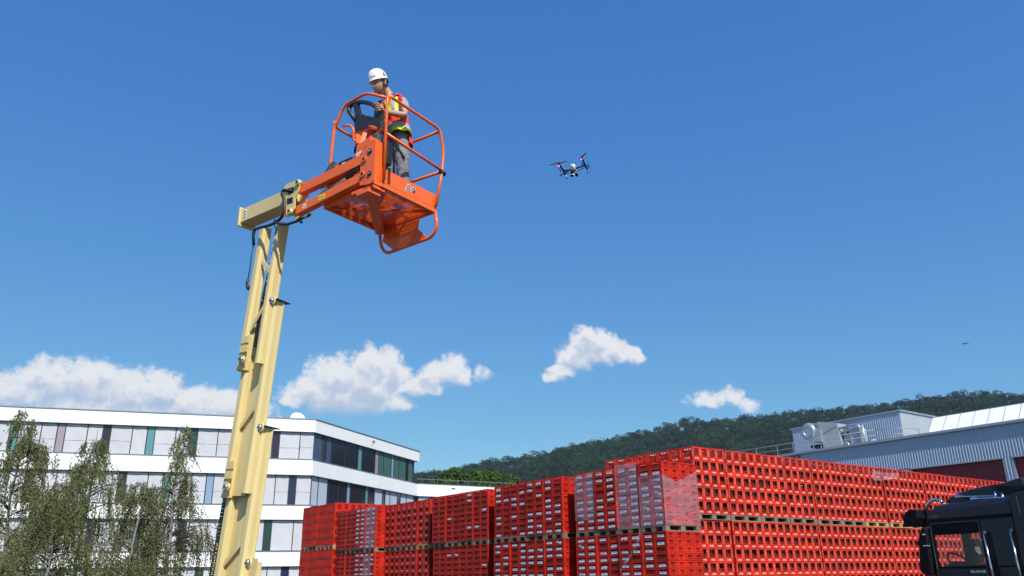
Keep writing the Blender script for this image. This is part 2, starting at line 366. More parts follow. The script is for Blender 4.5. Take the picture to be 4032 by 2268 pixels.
ORD = ['topmost', 'second', 'third', 'fourth', 'fifth', 'sixth', 'seventh', 'eighth', 'ninth', 'tenth']
ORDN = ['first', 'second', 'third', 'fourth', 'fifth', 'sixth', 'seventh', 'eighth', 'ninth', 'tenth', 'eleventh', 'twelfth', 'thirteenth', 'fourteenth', 'fifteenth', 'sixteenth', 'seventeenth', 'eighteenth', 'nineteenth', 'twentieth']
def jit(s=.003): return rng.uniform(-s, s)
rest = []     # (kind, x, y, z) of the crates beyond the three hundred largest
n_ind = [0]
def put(me, name, x, y, z, rz=0., parent=None):
    o = bpy.data.objects.new(name, me); col.objects.link(o)
    M = Matrix.Translation((x, y, z)) @ Matrix.Rotation(rz, 4, 'Z')
    if parent: o.parent = parent; o.matrix_local = M
    else: o.matrix_world = YARD @ M
    return o
papers_rest = []
def paper_choice(p): 
    r_ = rng.random()
    if r_ > p: return None
    return 'torn' if rng.random() < .16 else 'flat'
def place_label_crate(x, y, z, indiv, label, p=.6):
    x += jit(); y += jit(.002)
    pc = paper_choice(p)
    dz, rx = rng.uniform(.028, .034), jit(.06)
    if indiv:
        desc = {None: 'red low crate without label', 'flat': 'red low crate with white paper label', 'torn': 'red low crate with crumpled white label'}[pc]
        o = put(me_label, 'beverage_crate', x, y, z); tag(o, desc+', '+label, 'crate', 'red drink crates stacked on pallets'); n_ind[0] += 1
        if pc:
            c = bpy.data.objects.new('paper_label', me_torn if pc == 'torn' else me_paper); col.objects.link(c); c.parent = o
            c.matrix_local = Matrix.Translation((.0045, .09, dz)) @ Matrix.Rotation(rx*(4 if pc == 'torn' else 1), 4, 'X') @ Matrix.Rotation(-.06 if pc == 'torn' else -.02, 4, 'Y')
    else:
        rest.append(('label', x, y, z))
        if pc: papers_rest.append((x+.003, y+.09, z+dz, pc))

pallets = []
def pallet_row(x, y0, n, z, new, where, rows, pref=''):
    for k in range(n): pallets.append((x+jit(.01), y0+k*.8, z, 0, new if isinstance(new, bool) else new[k], f'{where}, {ORDN[k]} from its right end'))

PO = {'nearupper tier': [0, .012, -.028, .0], 'nearlower tier': [0, -.02, .01, -.03]}
# the near block: four pallets of low crates, two tiers seen, its corner towards the camera
T2, T1 = 3.23, 1.615
for tier, z0 in (('upper tier', T2+.144), ('lower tier', T1+.144)):
    for i in range(9):
        z = z0+i*LH; row = 8-i
        vis = z+LH > 2.2
        for j in range(8):          # along the shaded long side
            yy = j*.4+.002*(j//2)-.008+(.016 if j % 2 else 0)*0; xo = PO['near'+tier][j//2]
            p = .95 if j in (0, 1, 2, 3, 6, 7) else .62
            if row == 0 and j in (0, 1): p = .0
            if tier == 'lower tier': p = .85
            if vis: place_label_crate(xo, yy, z, True, f'{ORD[row]} row, {ORDN[j]} column left of corner, {tier}', p)
            else: rest.append(('label', xo, yy, z))
        for i2 in range(1, 4):      # along the sunlit end
            if vis:
                o = put(me_label, 'beverage_crate', i2*.3+jit(), jit(.002), z); n_ind[0] += 1
                tag(o, f'sunlit red low crate with finger slots, {ORD[row]} row, {ORDN[i2-1]} column right of corner, {tier}', 'crate', 'red drink crates stacked on pallets')
            else: rest.append(('label', i2*.3, 0, z))
pallet_row(0, 0, 4, T2, [False]*4, 'grey pallet under the nearest crate block', 1, 'right ')

# the long sunlit wall of tall bottle crates
B2, B1 = 3.523, 1.759
bot_ind, bot_rest = [], []
def bottles_in(x, y, z, row, colu, tier, indiv, dside=False):
    top = row == 0 and tier == 'upper tier'
    for q, bx in enumerate((.108, .180)):
        if rng.random() < (.86 if top else .74):
            item = (x+bx, y+.058, z+.006, rng.random() < .22, f'{"glass bottle catching the sun" if top else "dark glass bottle"}, {"left" if q == 0 else "right"} in window of {ORD[row]} crate, column {ORDN[colu] if colu < 20 else "far"}, {tier}')
            (bot_ind if indiv else bot_rest).append(item)
    if dside:
        for by in (.12, .20, .28): bot_rest.append((x+.045, y+by, z+.006, True, ''))
NP = 15
BX = [1.20] + [2.46+1.203*k for k in range(NP-1)]
for tier, z0 in (('upper tier', B2+.144), ('lower tier', B1+.144)):
    for pk in range(NP):
        dx, dy = jit(.014)+(.06 if pk in (4, 7, 9, 12) else 0), .045+abs(jit(.04))
        for c in range(4):
            cc = pk*4+c; x = BX[pk]+c*.2975+dx
            for i in range(5):
                z = z0+i*RH; row = 4-i; vis = z+RH > 2.3
                ind = vis and cc < 15
                y = dy+jit(.003)
                if ind:
                    o = put(me_bottlecrate, 'beverage_crate', x+jit(.001), y, z); n_ind[0] += 1
                    tag(o, f'tall red bottle crate with logo, {ORD[row]} row, {ORDN[cc]} column of sunlit wall, {tier}', 'crate', 'red drink crates stacked on pallets')
                else: rest.append(('bottle', x, y, z))
                if vis: bottles_in(x, y, z, row, cc, tier, cc < 20, cc == 0 and row < 2 and tier == 'upper tier')
        if tier == 'upper tier':
            pallets.append((BX[pk]+dx, dy, B2, 1, pk in (6, 7, 11), f'{"pale" if pk in (6, 7, 11) else "grey"} pallet in the sunlit wall, {ORDN[pk]} from the near block'))
    for j in range(1, 8):           # its shaded end rising above the near block
        for i in range(3, 5):
            if tier == 'upper tier':
                z = z0+i*RH; x, y = 1.2+jit(), .045+j*.4
                rest.append(('bottle', x, y, z))
                if i == 4 and j not in (1, 4, 5):
                    for by in (.10, .19, .28): bot_rest.append((x+.045, y+by, z+.006, True, ''))

# further blocks along the shaded side
BL = [('second', 0.0-.10, 3.62, 9, LH, 'label', .62, T2, False), ('third', 0.0, 7.30, 9, LH, 'label', .10, T2, False),
      ('fourth', .12, 10.95, 6, WH, 'window', 0, T2, [True, True, False, False]), ('fifth', -.28, 14.15, 9, LH, 'label', .3, T2, False), ('last', -.42, 17.45, 5, RH, 'slat', 0, 3.44, [True, True, False, True])]
for nm, bx, by, rows, ph, kind, p, zt, new in BL:
    th = rows*ph+.144
    for tier, zb in ((2, zt), (1, zt-th)):
        for i in range(rows):
            z = zb+.144+i*ph
            for j in range(8):
                pp = p
                if nm == 'fifth': pp = .9 if j < 4 else .12
                if nm == 'second' and tier == 2 and j in (6,): pp = .35
                if j == 0 and i == 0: xs_ = [0]+[rng.choice((-.035, -.02, .0, .012, .02)) for _ in range(3)]
                if kind == 'label': place_label_crate(bx+xs_[j//2], by+j*.4, z, False, '', pp)
                else: rest.append((kind, bx+xs_[j//2]+jit(), by+j*.4, z))
            for i2 in range(1, 4): rest.append((kind, bx+i2*.3, by, z))
        if tier == 2:
            if nm == 'last':
                for k in range(1, 5):
                    for c in range(4):
                        for i in range(rows): rest.append((kind, bx+k*1.2+c*.3, by, zb+.144+i*ph))
            pallet_row(bx, by, 4, zb, new, f'pallet under {nm} crate block of shaded row', 1, 'right ')

# the crates beyond the three hundred: one object
def merge(items, mats):
    V, F, MI = [], [], []; base = {}; off = 0; nm = {}
    allm = []
    for k in K:
        if k not in [i[0] for i in items]: continue
        v, f, m, s = K[k][0].arr(); base[k] = (v, f, [len(allm)+q for q in m]); allm += K[k][1]
    verts = []; faces = []; mi = []
    for it in items:
        v, f, m = base[it[0]]; verts.append(v+np.array(it[1:4])); faces += [tuple(q+off for q in fc) for fc in f]; mi += m; off += len(v)
    me = bpy.data.meshes.new('crates'); me.from_pydata(np.concatenate(verts).tolist(), [], faces)
    for x in allm: me.materials.append(x)
    me.polygons.foreach_set('material_index', mi); me.update(); return me
core = [(.32, .30, .42, 3.1, 0, 4.80), (.32, .9, .42, 3.1, 0, 4.80)]
o = bpy.data.objects.new('beverage_crates', merge(rest, None)); col.objects.link(o); o.matrix_world = YARD
tag(o, 'further red drink crates stacked behind and beyond the nearest ones', 'crates', 'red drink crates stacked on pallets', 'stuff')
# inner crates that fill the blocks: plain closed shells, seen only as darkness through the windows
fb_ = MB()
for (x0, x1, y0, y1, z0, z1) in ((.31, 1.19, .41, 3.19, 0, 4.84), (1.21, 19.2, .47, 3.2, 0, 5.27), (.21, 1.09, 4.03, 6.8, 0, 4.83), (.31, 1.19, 7.71, 10.48, 0, 4.83), (.43, 1.31, 11.36, 14.1, 0, 4.83), (.03, .9, 14.56, 17.3, 0, 4.83), (-.11, 4.3, 17.86, 20.6, 0, 5.18)):
    nx, ny = max(1, round((x1-x0)/.9)), max(1, round((y1-y0)/.9))
    for a in range(nx):
        for b in range(ny):
            w, h = (x1-x0)/nx, (y1-y0)/ny
            fb_.box(x0+a*w+.004, x0+(a+1)*w-.004, y0+b*h+.004, y0+(b+1)*h-.004, z0, z1 - (.33 if x0 > 1.2 else .05))
for (x0, x1, y0, y1, z1) in ((.0, 1.19, .01, .40, T1), (.0, .30, .41, 3.19, T1), (1.21, 19.2, .06, .46, B1), (-.09, 1.09, 3.63, 6.8, T1), (.01, 1.19, 7.31, 10.48, T1), (.13, 1.31, 10.96, 14.1, T1), (-.27, .9, 14.16, 17.3, T1), (-.4, 4.3, 17.46, 20.6, 1.66)):
    nx, ny = max(1, round((x1-x0)/1.2)), max(1, round((y1-y0)/.8))
    for a in range(nx):
        for b in range(ny):
            w, h = (x1-x0)/nx, (y1-y0)/ny
            fb_.box(x0+a*w+.004, x0+(a+1)*w-.004, y0+b*h+.004, y0+(b+1)*h-.004, .15, z1)
            for q in range(3): fb_.box(x0+a*w+.004+q*(w-.11)/2, x0+a*w+.104+q*(w-.11)/2, y0+b*h+.004, y0+(b+1)*h-.004, 0, .149)
o = fb_.build('inner_crates', M_red2); o.matrix_world = YARD
tag(o, 'crates inside the stacks and in the bottom tier out of view', 'crates', kind='stuff')
# papers on the merged crates
pv, pf, pm, ps = paper().arr(); tv, tf, tm, ts = paper(torn=True).arr()
V, F, MI, off = [], [], [], 0
for (x, y, z, pc) in papers_rest:
    v, f, m = (tv, tf, tm) if pc == 'torn' else (pv, pf, pm)
    a = jit(.12 if pc == 'torn' else .04); w = v.copy(); w[:, 1] = v[:, 1]*math.cos(a)-v[:, 2]*math.sin(a); w[:, 2] = v[:, 1]*math.sin(a)+v[:, 2]*math.cos(a)
    V.append(w+np.array([x, y, z])); F += [tuple(q+off for q in fc) for fc in f]; MI += m; off += len(v)
me = bpy.data.meshes.new('paper_labels'); me.from_pydata(np.concatenate(V).tolist(), [], F); me.materials.append(M_paper); me.materials.append(M_ink)
me.polygons.foreach_set('material_index', MI)
o2 = bpy.data.objects.new('paper_labels', me); col.objects.link(o2); o2.parent = bpy.data.objects['beverage_crates']; tag(o2, kind='stuff')
# bottles
for (x, y, z, wh, lab) in bot_ind[:300]:
    tag(put(me_bottlew if wh else me_bottle, 'bottle', x, y, z), lab, 'bottle', 'bottles standing in the tall red crates')
bv, bf, bm, bs = bottle().arr()
V, F, MI, off = [], [], [], 0
for (x, y, z, wh, lab) in bot_rest+bot_ind[300:]:
    V.append(bv+np.array([x, y, z])); F += [tuple(q+off for q in fc) for fc in bf]; MI += [0 if q == 0 else (2 if wh else 1) for q in bm]; off += len(bv)
me = bpy.data.meshes.new('bottles'); me.from_pydata(np.concatenate(V).tolist(), [], F)
for x in (M_bottle, M_cap, M_capw): me.materials.append(x)
me.polygons.foreach_set('material_index', MI)
o = bpy.data.objects.new('bottles', me); col.objects.link(o); o.matrix_world = YARD
tag(o, 'further bottles standing in the tall red crates', 'bottles', 'bottles standing in the tall red crates', 'stuff')
# pallets
def pallet_meshes(m):
    d = MB()
    for y in (0, .165, .3275, .49, .655): d.box(0, 1.2, y, y+.145, .122, .143)
    for x in (.001, .5275, 1.055): d.box(x, x+.144, .001, .799, .1, .1215)
    b = MB(); b.box(0, .145, 0, .1, .022, .0995)
    b2 = MB(); b2.box(0, .145, 0, .145, .022, .0995)
    f = MB(); f.box(.0, 1.2, .0, .1, 0, .0215)
    return d.mesh('deck', [m]), b.mesh('block', [m]), b2.mesh('block', [m]), f.mesh('skid_board', [m])
PM = {False: pallet_meshes(M_wood), True: pallet_meshes(M_woodn)}
for (x, y, z, kind, new, where) in pallets:
    d, b1, b2, f = PM[new]
    root = empty('pallet', YARD @ Matrix.Translation((x, y, z)), None, 'pallet', 'wooden pallets under the crate blocks')
    root['label'] = where if where.startswith(('grey', 'pale')) else ('pale wooden ' if new else 'grey wooden ')+where
    put(d, 'deck', 0, 0, 0, parent=root)
    for bx in (0, .5275, 1.055):
        put(b1, 'block', bx, 0.001, 0, parent=root); put(b2, 'block', bx, .3275, 0, parent=root); put(b1, 'block', bx, .699, 0, parent=root)
    for by in (0, .35, .7): put(f, 'skid_board', 0, by, 0, parent=root)

# stretch film
def film_mat():
    m = bpy.data.materials.new('stretch_film'); m.use_nodes = True; t = m.node_tree; t.nodes.clear()
    tr = nd(t, 'ShaderNodeBsdfTransparent'); tr.inputs[0].default_value = (.97, .96, .97, 1)
    df = nd(t, 'ShaderNodeBsdfDiffuse'); df.inputs[0].default_value = (.70, .62, .70, 1); gl = nd(t, 'ShaderNodeBsdfGlossy'); gl.inputs[0].default_value = (1, 1, 1, 1); gl.inputs[1].default_value = .18
    tl = nd(t, 'ShaderNodeBsdfTranslucent'); tl.inputs[0].default_value = (.8, .78, .85, 1)
    tcn = nd(t, 'ShaderNodeTexCoord'); mp = nd(t, 'ShaderNodeMapping'); mp.inputs['Scale'].default_value = (1.3, 1.3, 5); mp.inputs['Rotation'].default_value = (.35, 0, 0)
    t.links.new(tcn.outputs['Object'], mp.inputs[0]); n = nd(t, 'ShaderNodeTexNoise'); n.inputs['Scale'].default_value = 2.2; n.inputs['Detail'].default_value = 7; n.inputs['Distortion'].default_value = 1.4
    t.links.new(mp.outputs[0], n.inputs['Vector'])
    bp = nd(t, 'ShaderNodeBump'); bp.inputs['Strength'].default_value = .35; bp.inputs['Distance'].default_value = .03; t.links.new(n.outputs[0], bp.inputs['Height'])
    for q in (df, gl): t.links.new(bp.outputs[0], q.inputs['Normal'])
    a = nd(t, 'ShaderNodeMixShader'); a.inputs[0].default_value = .35; t.links.new(df.outputs[0], a.inputs[1]); t.links.new(gl.outputs[0], a.inputs[2])
    mr = nd(t, 'ShaderNodeMapRange'); t.links.new(n.outputs[0], mr.inputs[0]); mr.inputs[1].default_value = .35; mr.inputs[2].default_value = .75; mr.inputs[3].default_value = .10; mr.inputs[4].default_value = .34
    x = nd(t, 'ShaderNodeMixShader'); t.links.new(mr.outputs[0], x.inputs[0]); t.links.new(tr.outputs[0], x.inputs[1]); t.links.new(a.outputs[0], x.inputs[2])
    o = nd(t, 'ShaderNodeOutputMaterial'); t.links.new(x.outputs[0], o.inputs[0]); return m
M_film = film_mat()
def film_sheet(b, P, Q, z0, z1, ztop=None, n=16, amp=.006):
    """sheet in yard axes from P to Q (x, y); ztop(t) overrides the upper edge"""
    P, Q = Vector((*P, 0)), Vector((*Q, 0)); d = (Q-P); nn = Vector((d.y, -d.x, 0)).normalized(); rows = []
    for i in range(n+1):
        t = i/n; zt = ztop(t) if ztop else z1
        rows.append([tuple(P+d*t+nn*(abs(math.sin(t*23+k*1.1))*amp*.6+rng.uniform(0, amp))+Vector((0, 0, z0+(zt-z0)*k/n))) for k in range(n+1)])
    b.rings(rows, 0, True, False, False)
def film(label, parts):
    b = MB()
    for p in parts: film_sheet(b, *p[:4], **(p[4] if len(p) > 4 else {}))
    o = b.build('stretch_film', M_film); o.matrix_world = YARD
    return tag(o, label, 'plastic film', 'stretch film left on the crate stacks')
e = .014
film('clear film over the far left crates of the nearest upper block', [((-e, 3.2), (-e, 2.42), T2+.144+1.6*LH, T2+.144+9*LH, {'ztop': lambda t: T2+.144+(8.6+.3*t)*LH})])
film('clear film over the middle crates of the nearest upper block', [((-e, 1.6), (-e, .82), T2+.11, T2+.144+9.3*LH)])
film('clear film wrapped round the sunlit corner of the nearest block', [((-e, .79), (-e, 0), T2+.144, T2+.144+7*LH, {'ztop': lambda t: T2+.144+(7.05+.1*t)*LH}), ((-e, -e), (1.2, -e), T2+.144, T2+.144+7*LH, {'ztop': lambda t: T2+.144+(7.1-2.6*t if t < .4 else 6.06+3.6*(t-.4))*LH if t < .42 else T2+.144+(6.1+3.0*(t-.4))*LH})])
film('clear film over the pale crates of the fifth block, upper tier', [((-.29, 15.75), (-.29, 14.15), T2+.12, T2+.144+9*LH)])
film('clear film over the crates of the fifth block, lower tier', [((-.29, 15.0), (-.29, 14.35), T2-.2-5*LH, T2-.15)])
def ribbon(label, pts, w, m, wide=(0, 0, 1)):
    b = MB(); pts = [Vector(p) for p in pts]; rows = []
    for k, p in enumerate(pts):
        ww = w[k] if isinstance(w, (list, tuple)) else w; W = Vector(wide)
        rows.append([tuple(p+W*ww*(q/4-.5)+Vector((rng.uniform(-.01, .01), rng.uniform(-.02, .0), 0))) for q in range(5)])
    b.rings(rows, 0, True, False, False); o = b.build('film_strip', m); o.matrix_world = YARD; return tag(o, label, 'plastic film', 'stretch film left on the crate stacks')
ribbon('twisted strand of film hanging down over the nearest lower crates', [(-.05, .80, 3.32), (-.07, .83, 3.12), (-.09, .92, 2.95), (-.08, 1.1, 2.76), (-.08, 1.28, 2.6), (-.10, 1.45, 2.44), (-.08, 1.55, 2.36)], [.03, .09, .05, .05, .10, .06, .09], M_film, (0, .8, .6))
ribbon('pale flap of torn film hanging from the sunlit wall', [(9.05, -.02, 5.03), (9.4, -.06, 5.0), (9.8, -.12, 5.02), (10.25, -.2, 5.08)], [.34, .26, .2, .12], M_film)
bpy.context.view_layer.update()

# ================================================================ mast lift
# local axes: x along the jib from mast to basket, y along the basket's outer side, z above the yard
LIFT = frame((-1.440, 8.057), (.79864, -.60182))
M_org = mat('lift_orange', (.87, .135, .011), .36, var=.05, nscale=5, bump=.03, bscale=60, coat=.25, dirt=((.45, .06, .01), 9, .22))
M_crm = mat('lift_cream', (.66, .515, .225), .42, var=.08, nscale=3, bump=.06, bscale=25, coat=.1, dirt=((.46, .33, .10), 4, .5), stretch=(1, 1, .25))
M_blk = mat('black_rubber', (.012, .012, .014), .5, var=.15, nscale=12)
M_gry = mat('grey_plastic', (.07, .075, .085), .5, var=.12, nscale=10)
M_gryd = mat('dark_plastic', (.022, .024, .030), .42, var=.12, nscale=10)
M_stl = mat('bright_steel', (.55, .56, .6), .25, metal=1, var=.1)
M_wht = mat('sticker_white', (.78, .78, .78), .5, var=.05)
M_yel = mat('sticker_yellow', (.85, .62, .02), .5, var=.05)
M_gsk = mat('dark_print', (.02, .025, .04), .6)
lift = empty('mast_lift', LIFT, 'orange and cream mast lift with a worker in its raised basket', 'aerial lift')
Z0 = 6.40                                   # basket floor level

# basket ----------------------------------------------------------
t = .0225
bk = MB()
bk.box(-.006, .0, 0, .92, Z0, Z0+.175); bk.box(-.95, 0, -.0, .006, Z0, Z0+.19)
bk.box(-.95, -.944, .006, .92, Z0, Z0+.15); bk.box(-.944, -.006, .914, .92, Z0, Z0+.15)
for (a, b) in (((-.015, .012, Z0-.03), (-.015, .91, Z0-.03)), ((-.935, .012, Z0-.03), (-.935, .91, Z0-.03)), ((-.90, .02, Z0-.031), (-.03, .02, Z0-.031)), ((-.90, .905, Z0-.031), (-.03, .905, Z0-.031))): bk.bar(a, b, .03, .055)
basket = bk.build('basket', M_org, lift, bevel=.002)
fl = MB()                                    # expanded-metal floor
N = 46
for k in range(N+1):
    x = -.935+k*.925/N; fl.bar((x, .02, Z0-.003), (x, .905, Z0-.003), .0105, .004)
for k in range(30):
    y = .03+k*.87/29; fl.bar((-.935, y, Z0-.008), (-.01, y, Z0-.008), .005, .004)
fl.build('floor_grating', M_org, basket)
bm_ = MB(); bm_.bar((-.23, .10, Z0-.075), (-.915, .89, Z0-.06), .115, .075); bm_.bar((-.9, .06, Z0-.047), (-.05, .86, Z0-.047), .03, .03)
bm_.build('floor_beam', M_org, basket, bevel=.004)
# rails
def rail(name, pts, r=t*.82, rad=.12, par=basket, m=None):
    b = MB(); b.tube(rounded(pts, rad, 6), r, 10); return b.build(name, m or M_org, par)
zt, zm = Z0+1.115, Z0+.60
rail('rail', [(.02, .035, Z0+.02), (.02, .035, zt), (.02, .93, zt-.035), (.02, 1.01, Z0+.80), (.02, .985, Z0+.50), (.02, .89, Z0+.02)], rad=.09)
rail('rail', [(.02, .04, zm+.01), (.02, .985, zm-.075)])
b = MB(); b.tube(rounded([(.01, .03, 7.475), (-.23, .0, 7.61), (-.33, .0, 7.65), (-.69, .0, 7.635), (-.79, .0, 7.45), (-.84, .0, 7.38), (-.87, .0, 6.865), (-.89, 0, Z0+.02)], .10, 7), t*.82, 10); b.build('rail', M_org, basket)
rail('rail', [(-.845, .0, zt-.05), (-.93, .10, zt-.05), (-.95, .90, zt-.07), (-.93, .93, Z0+.02)], rad=.07)
rail('rail', [(-.93, .02, zm-.06), (-.945, .91, zm-.06)])
rail('rail', [(.02, .945, zt-.055), (-.93, .90, zt-.07)]); rail('rail', [(.02, .985, zm-.085), (-.94, .91, zm-.09)])
rail('rail', [(.02, .09, zt-.02), (.0, .04, zt-.16)], r=.014)
rail('console_guard', [(-0.748,0.050,7.397), (-0.617,0.060,7.360), (-0.570,0.070,7.291), (-0.592,0.090,7.182), (-0.560,0.120,7.129), (-0.477,0.160,7.137), (-0.259,0.140,7.141), (-0.062,0.080,7.124), (0.004,0.040,7.197)], r=.016, rad=.05)
cl = MB(); cl.cyl((.02, .955, zm-.10), (.02, 1.03, zm-.105), .03, seg=12); cl.build('rail_clamp', M_blk, basket)
# folding step under the far right edge
rail('step_frame', [(-.02, .915, Z0-.01), (.02, .92, Z0-.24), (-.07, .925, Z0-.35), (-.40, .925, Z0-.355), (-.83, .925, Z0-.365), (-.92, .92, Z0-.25), (-.96, .915, Z0-.01)], r=.021, rad=.13)
st = MB()
st.T = None
P0, P1, P2, P3 = Vector((-.84, .90, Z0-.03)), Vector((-.24, .90, Z0-.03)), Vector((-.26, .885, Z0-.21)), Vector((-.86, .885, Z0-.21))
st.hexa([P3+Vector((0, -.004, 0)), P2+Vector((0, -.004, 0)), P2, P3, P0+Vector((0, -.004, 0)), P1+Vector((0, -.004, 0)), P1, P0])
st.hexa([(-.70, .915, Z0-.352), (-.12, .915, Z0-.352), (-.12, .92, Z0-.348), (-.70, .92, Z0-.348), (-.86, .885, Z0-.212), (-.26, .885, Z0-.212), (-.26, .889, Z0-.206), (-.86, .889, Z0-.206)])
st.build('step_plate', M_org, basket)
hp = MB()                                     # solid diamonds, sunlight in the tread holes painted as a brighter orange
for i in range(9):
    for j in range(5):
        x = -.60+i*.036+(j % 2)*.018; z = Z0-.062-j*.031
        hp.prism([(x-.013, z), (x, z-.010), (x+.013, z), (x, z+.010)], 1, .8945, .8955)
hp.build('tread_sun_spots', mat('tread_highlight', (.85, .16, .03), .35), basket)
# lettering on the toe board
hb = MB(); hb.T = facing((.0025, .475, Z0+.085), (1, 0, 0)); link('lettering_outline', text_mesh('JLG', .096, M_wht, .25, .0085, 1.0), basket, mw=facing((.0035, .475, Z0+.086), (1, 0, 0)))
lm = text_mesh('JLG', .096, M_gsk, .25, .0026, 1.0); link('lettering', lm, basket, mw=facing((.0048, .475, Z0+.086), (1, 0, 0)))

# bracket between jib and basket ------------------------------------
br = MB()
br.bar((-.06, -.03, Z0-.06), (-.075, -.03, Z0+.50), .13, .10, upv=(1, 0, 0))
br.prism([(-.22, Z0-.03), (-.08, Z0-.06), (-.09, Z0+.42), (-.15, Z0+.42), (-.16, Z0+.30), (-.22, Z0+.26)], 1, -.105, -.095)
br.prism([(-.02, Z0-.07), (.03, Z0-.05), (.03, Z0+.46), (-.06, Z0+.49), (-.12, Z0+.40), (-.12, Z0-.06)], 1, -.118, -.107)
br.prism([(-.30, Z0+.32), (-.09, Z0+.34), (-.09, Z0+.55), (-.28, Z0+.50)], 1, -.02, -.012); br.prism([(-.30, Z0+.42), (-.09, Z0+.44), (-.09, Z0+.55), (-.31, Z0+.51)], 1, -.10, -.09)
br.box(-.10, -.09, -.10, .05, Z0+.33, Z0+.56)
br.box(-.36, -.02, -.09, .10, Z0-.10, Z0-.062); br.box(-.25, -.05, -.115, .06, Z0-.155, Z0-.102)
bracket = br.build('basket_bracket', M_org, lift, bevel=.003)
for (a, z) in ((-.055, Z0+.335), (-.045, Z0+.055)):
    pn = MB(); pn.cyl((a, -.119, z), (a, -.132, z), .030, seg=16); pn.cyl((a, -.132, z), (a, -.138, z), .016, seg=12, m=1)
    pn.build('pivot_bolt', [M_blk, M_stl], bracket)
# jib: parallelogram of two arms with a cylinder between them
def beam(name, a, b, w, h, m, par, bev=.004):
    q = MB(); q.bar(a, b, w, h, m=0); return q.build(name, m, par, bevel=bev)
jib1 = beam('jib_arm', (-1.30, -.055, Z0+.265), (-.16, -.055, Z0+.305), .085, .125, M_org, lift)
jib2 = beam('jib_arm', (-1.33, -.055, Z0-.005), (-.13, -.055, Z0+.085), .085, .108, M_org, lift)
for (a, z) in ((-.15, Z0+.275), (-.165, Z0+.09)): jp = MB(); jp.cyl((a, -.10, z), (a, -.125, z), .036, seg=14); jp.cyl((a, -.125, z), (a, -.128, z), .018, seg=12, m=1); jp.build('jib_pin', [M_org, M_blk], lift)
cy = MB(); cy.cyl((-1.22, -.05, Z0+.00), (-.78, -.05, Z0+.12), .036, seg=14, m=0); cy.cyl((-.78, -.05, Z0+.12), (-.48, -.05, Z0+.185), .019, seg=12, m=1); cy.cyl((-.50, -.05, Z0+.18), (-.27, -.05, Z0+.235), .034, seg=12, m=0)
cy.build('jib_cylinder', [M_blk, M_stl], lift)
lg = MB(); lg.prism([(-.50, Z0+.20), (-.14, Z0+.26), (-.14, Z0+.17), (-.30, Z0+.12), (-.38, Z0+.17)], 1, -.058, -.050); lg.build('cylinder_lug', M_org, lift)
for (a, z, w, h, mm) in ((-.93, Z0+.205, .10, .05, M_wht), (-.86, Z0+.032, .115, .058, M_yel), (-1.17, Z0+.008, .062, .05, M_wht)):
    s_ = MB(); yy = -.0985 if mm is not M_wht or a < -1 else -.03
    s_.box(a-w/2, a+w/2, yy-.001, yy, z-h/2, z+h/2)
    for q in range(4): s_.box(a-w*.38+q*w*.2, a-w*.38+q*w*.2+w*.11, yy-.002, yy-.0012, z-h*.25+(q % 2)*h*.12, z+h*.18, 1)
    s_.build('warning_label', [mm, M_gsk], lift)
# side plate on the inner face of the basket, with valve boxes
sp_ = MB(); sp_.box(-.905, -.45, -.012, -.004, Z0-.08, Z0+.35); sp_.build('side_plate', M_org, basket)
vb = MB(); vb.prism([(-.90, Z0+.30), (-.74, Z0+.35), (-.74, Z0+.47), (-.80, Z0+.48), (-.90, Z0+.40)], 1, -.05, .04, 0); vb.box(-.66, -.44, -.05, .05, Z0+.29, Z0+.43, 1); vb.box(-.60, -.545, -.052, -.0505, Z0+.31, Z0+.40, 2)
vb.tube(rounded([(-.44, -.03, Z0+.40), (-.37, -.03, Z0+.42), (-.33, -.05, Z0+.33), (-.40, -.06, Z0+.31), (-.55, -.07, Z0+.29), (-.66, -.07, Z0+.24)], .05), .011, 8, 1); vb.box(-.735, -.68, -.04, .04, Z0+.24, Z0+.42, 3); vb.box(-.42, -.39, -.03, .0, Z0+.27, Z0+.36, 3)
vb.tube(rounded([(-.44, .02, Z0+.36), (-.36, .02, Z0+.48), (-.28, .0, Z0+.42)], .05), .008, 8, 1)
vb.build('valve_box', [M_gry, M_blk, M_wht, M_org], basket, bevel=.003)
# console
co = MB()
pz = lambda *P: [(p[0], p[2]) for p in P]
co.prism(pz((-0.718,0.200,7.488), (-0.681,0.200,7.344), (-0.600,0.200,7.338), (-0.440,0.200,7.310), (-0.328,0.200,7.238), (-0.239,0.200,7.178), (-0.235,0.200,7.337), (-0.361,0.200,7.440), (-0.470,0.200,7.503), (-0.602,0.200,7.550), (-0.698,0.200,7.512)), 1, .19, .36, 0)
co.prism(pz((-0.667,0.200,7.342), (-0.561,0.200,7.227), (-0.529,0.200,7.267), (-0.601,0.200,7.346)), 1, .20, .35, 0)
console = co.build('control_console', M_gryd, basket, bevel=.008)
hd = MB()
hd.tube(rounded([(-0.747,0.250,7.562), (-0.895,0.250,7.760), (-0.887,0.250,7.829), (-0.766,0.250,7.826), (-0.636,0.250,7.788), (-0.469,0.250,7.690), (-0.343,0.250,7.562), (-0.304,0.250,7.422), (-0.292,0.250,7.272)], .07), .029, 12)
hd.bar((-0.760,0.250,7.798), (-0.672,0.250,7.533), .045, .07, upv=(1, 0, 0)); hd.bar((-0.347,0.250,7.564), (-0.296,0.250,7.266), .06, .10, upv=(1, 0, 0))
hd.build('console_handle', M_gryd, console)
jy = MB(); jy.cyl((-0.635,0.270,7.522), (-0.640,0.270,7.595), .016, seg=10); jy.ball((-0.640,0.270,7.602), .024); jy.cyl((-0.479,0.270,7.441), (-0.482,0.270,7.499), .02, seg=10); jy.build('joystick', M_blk, console)
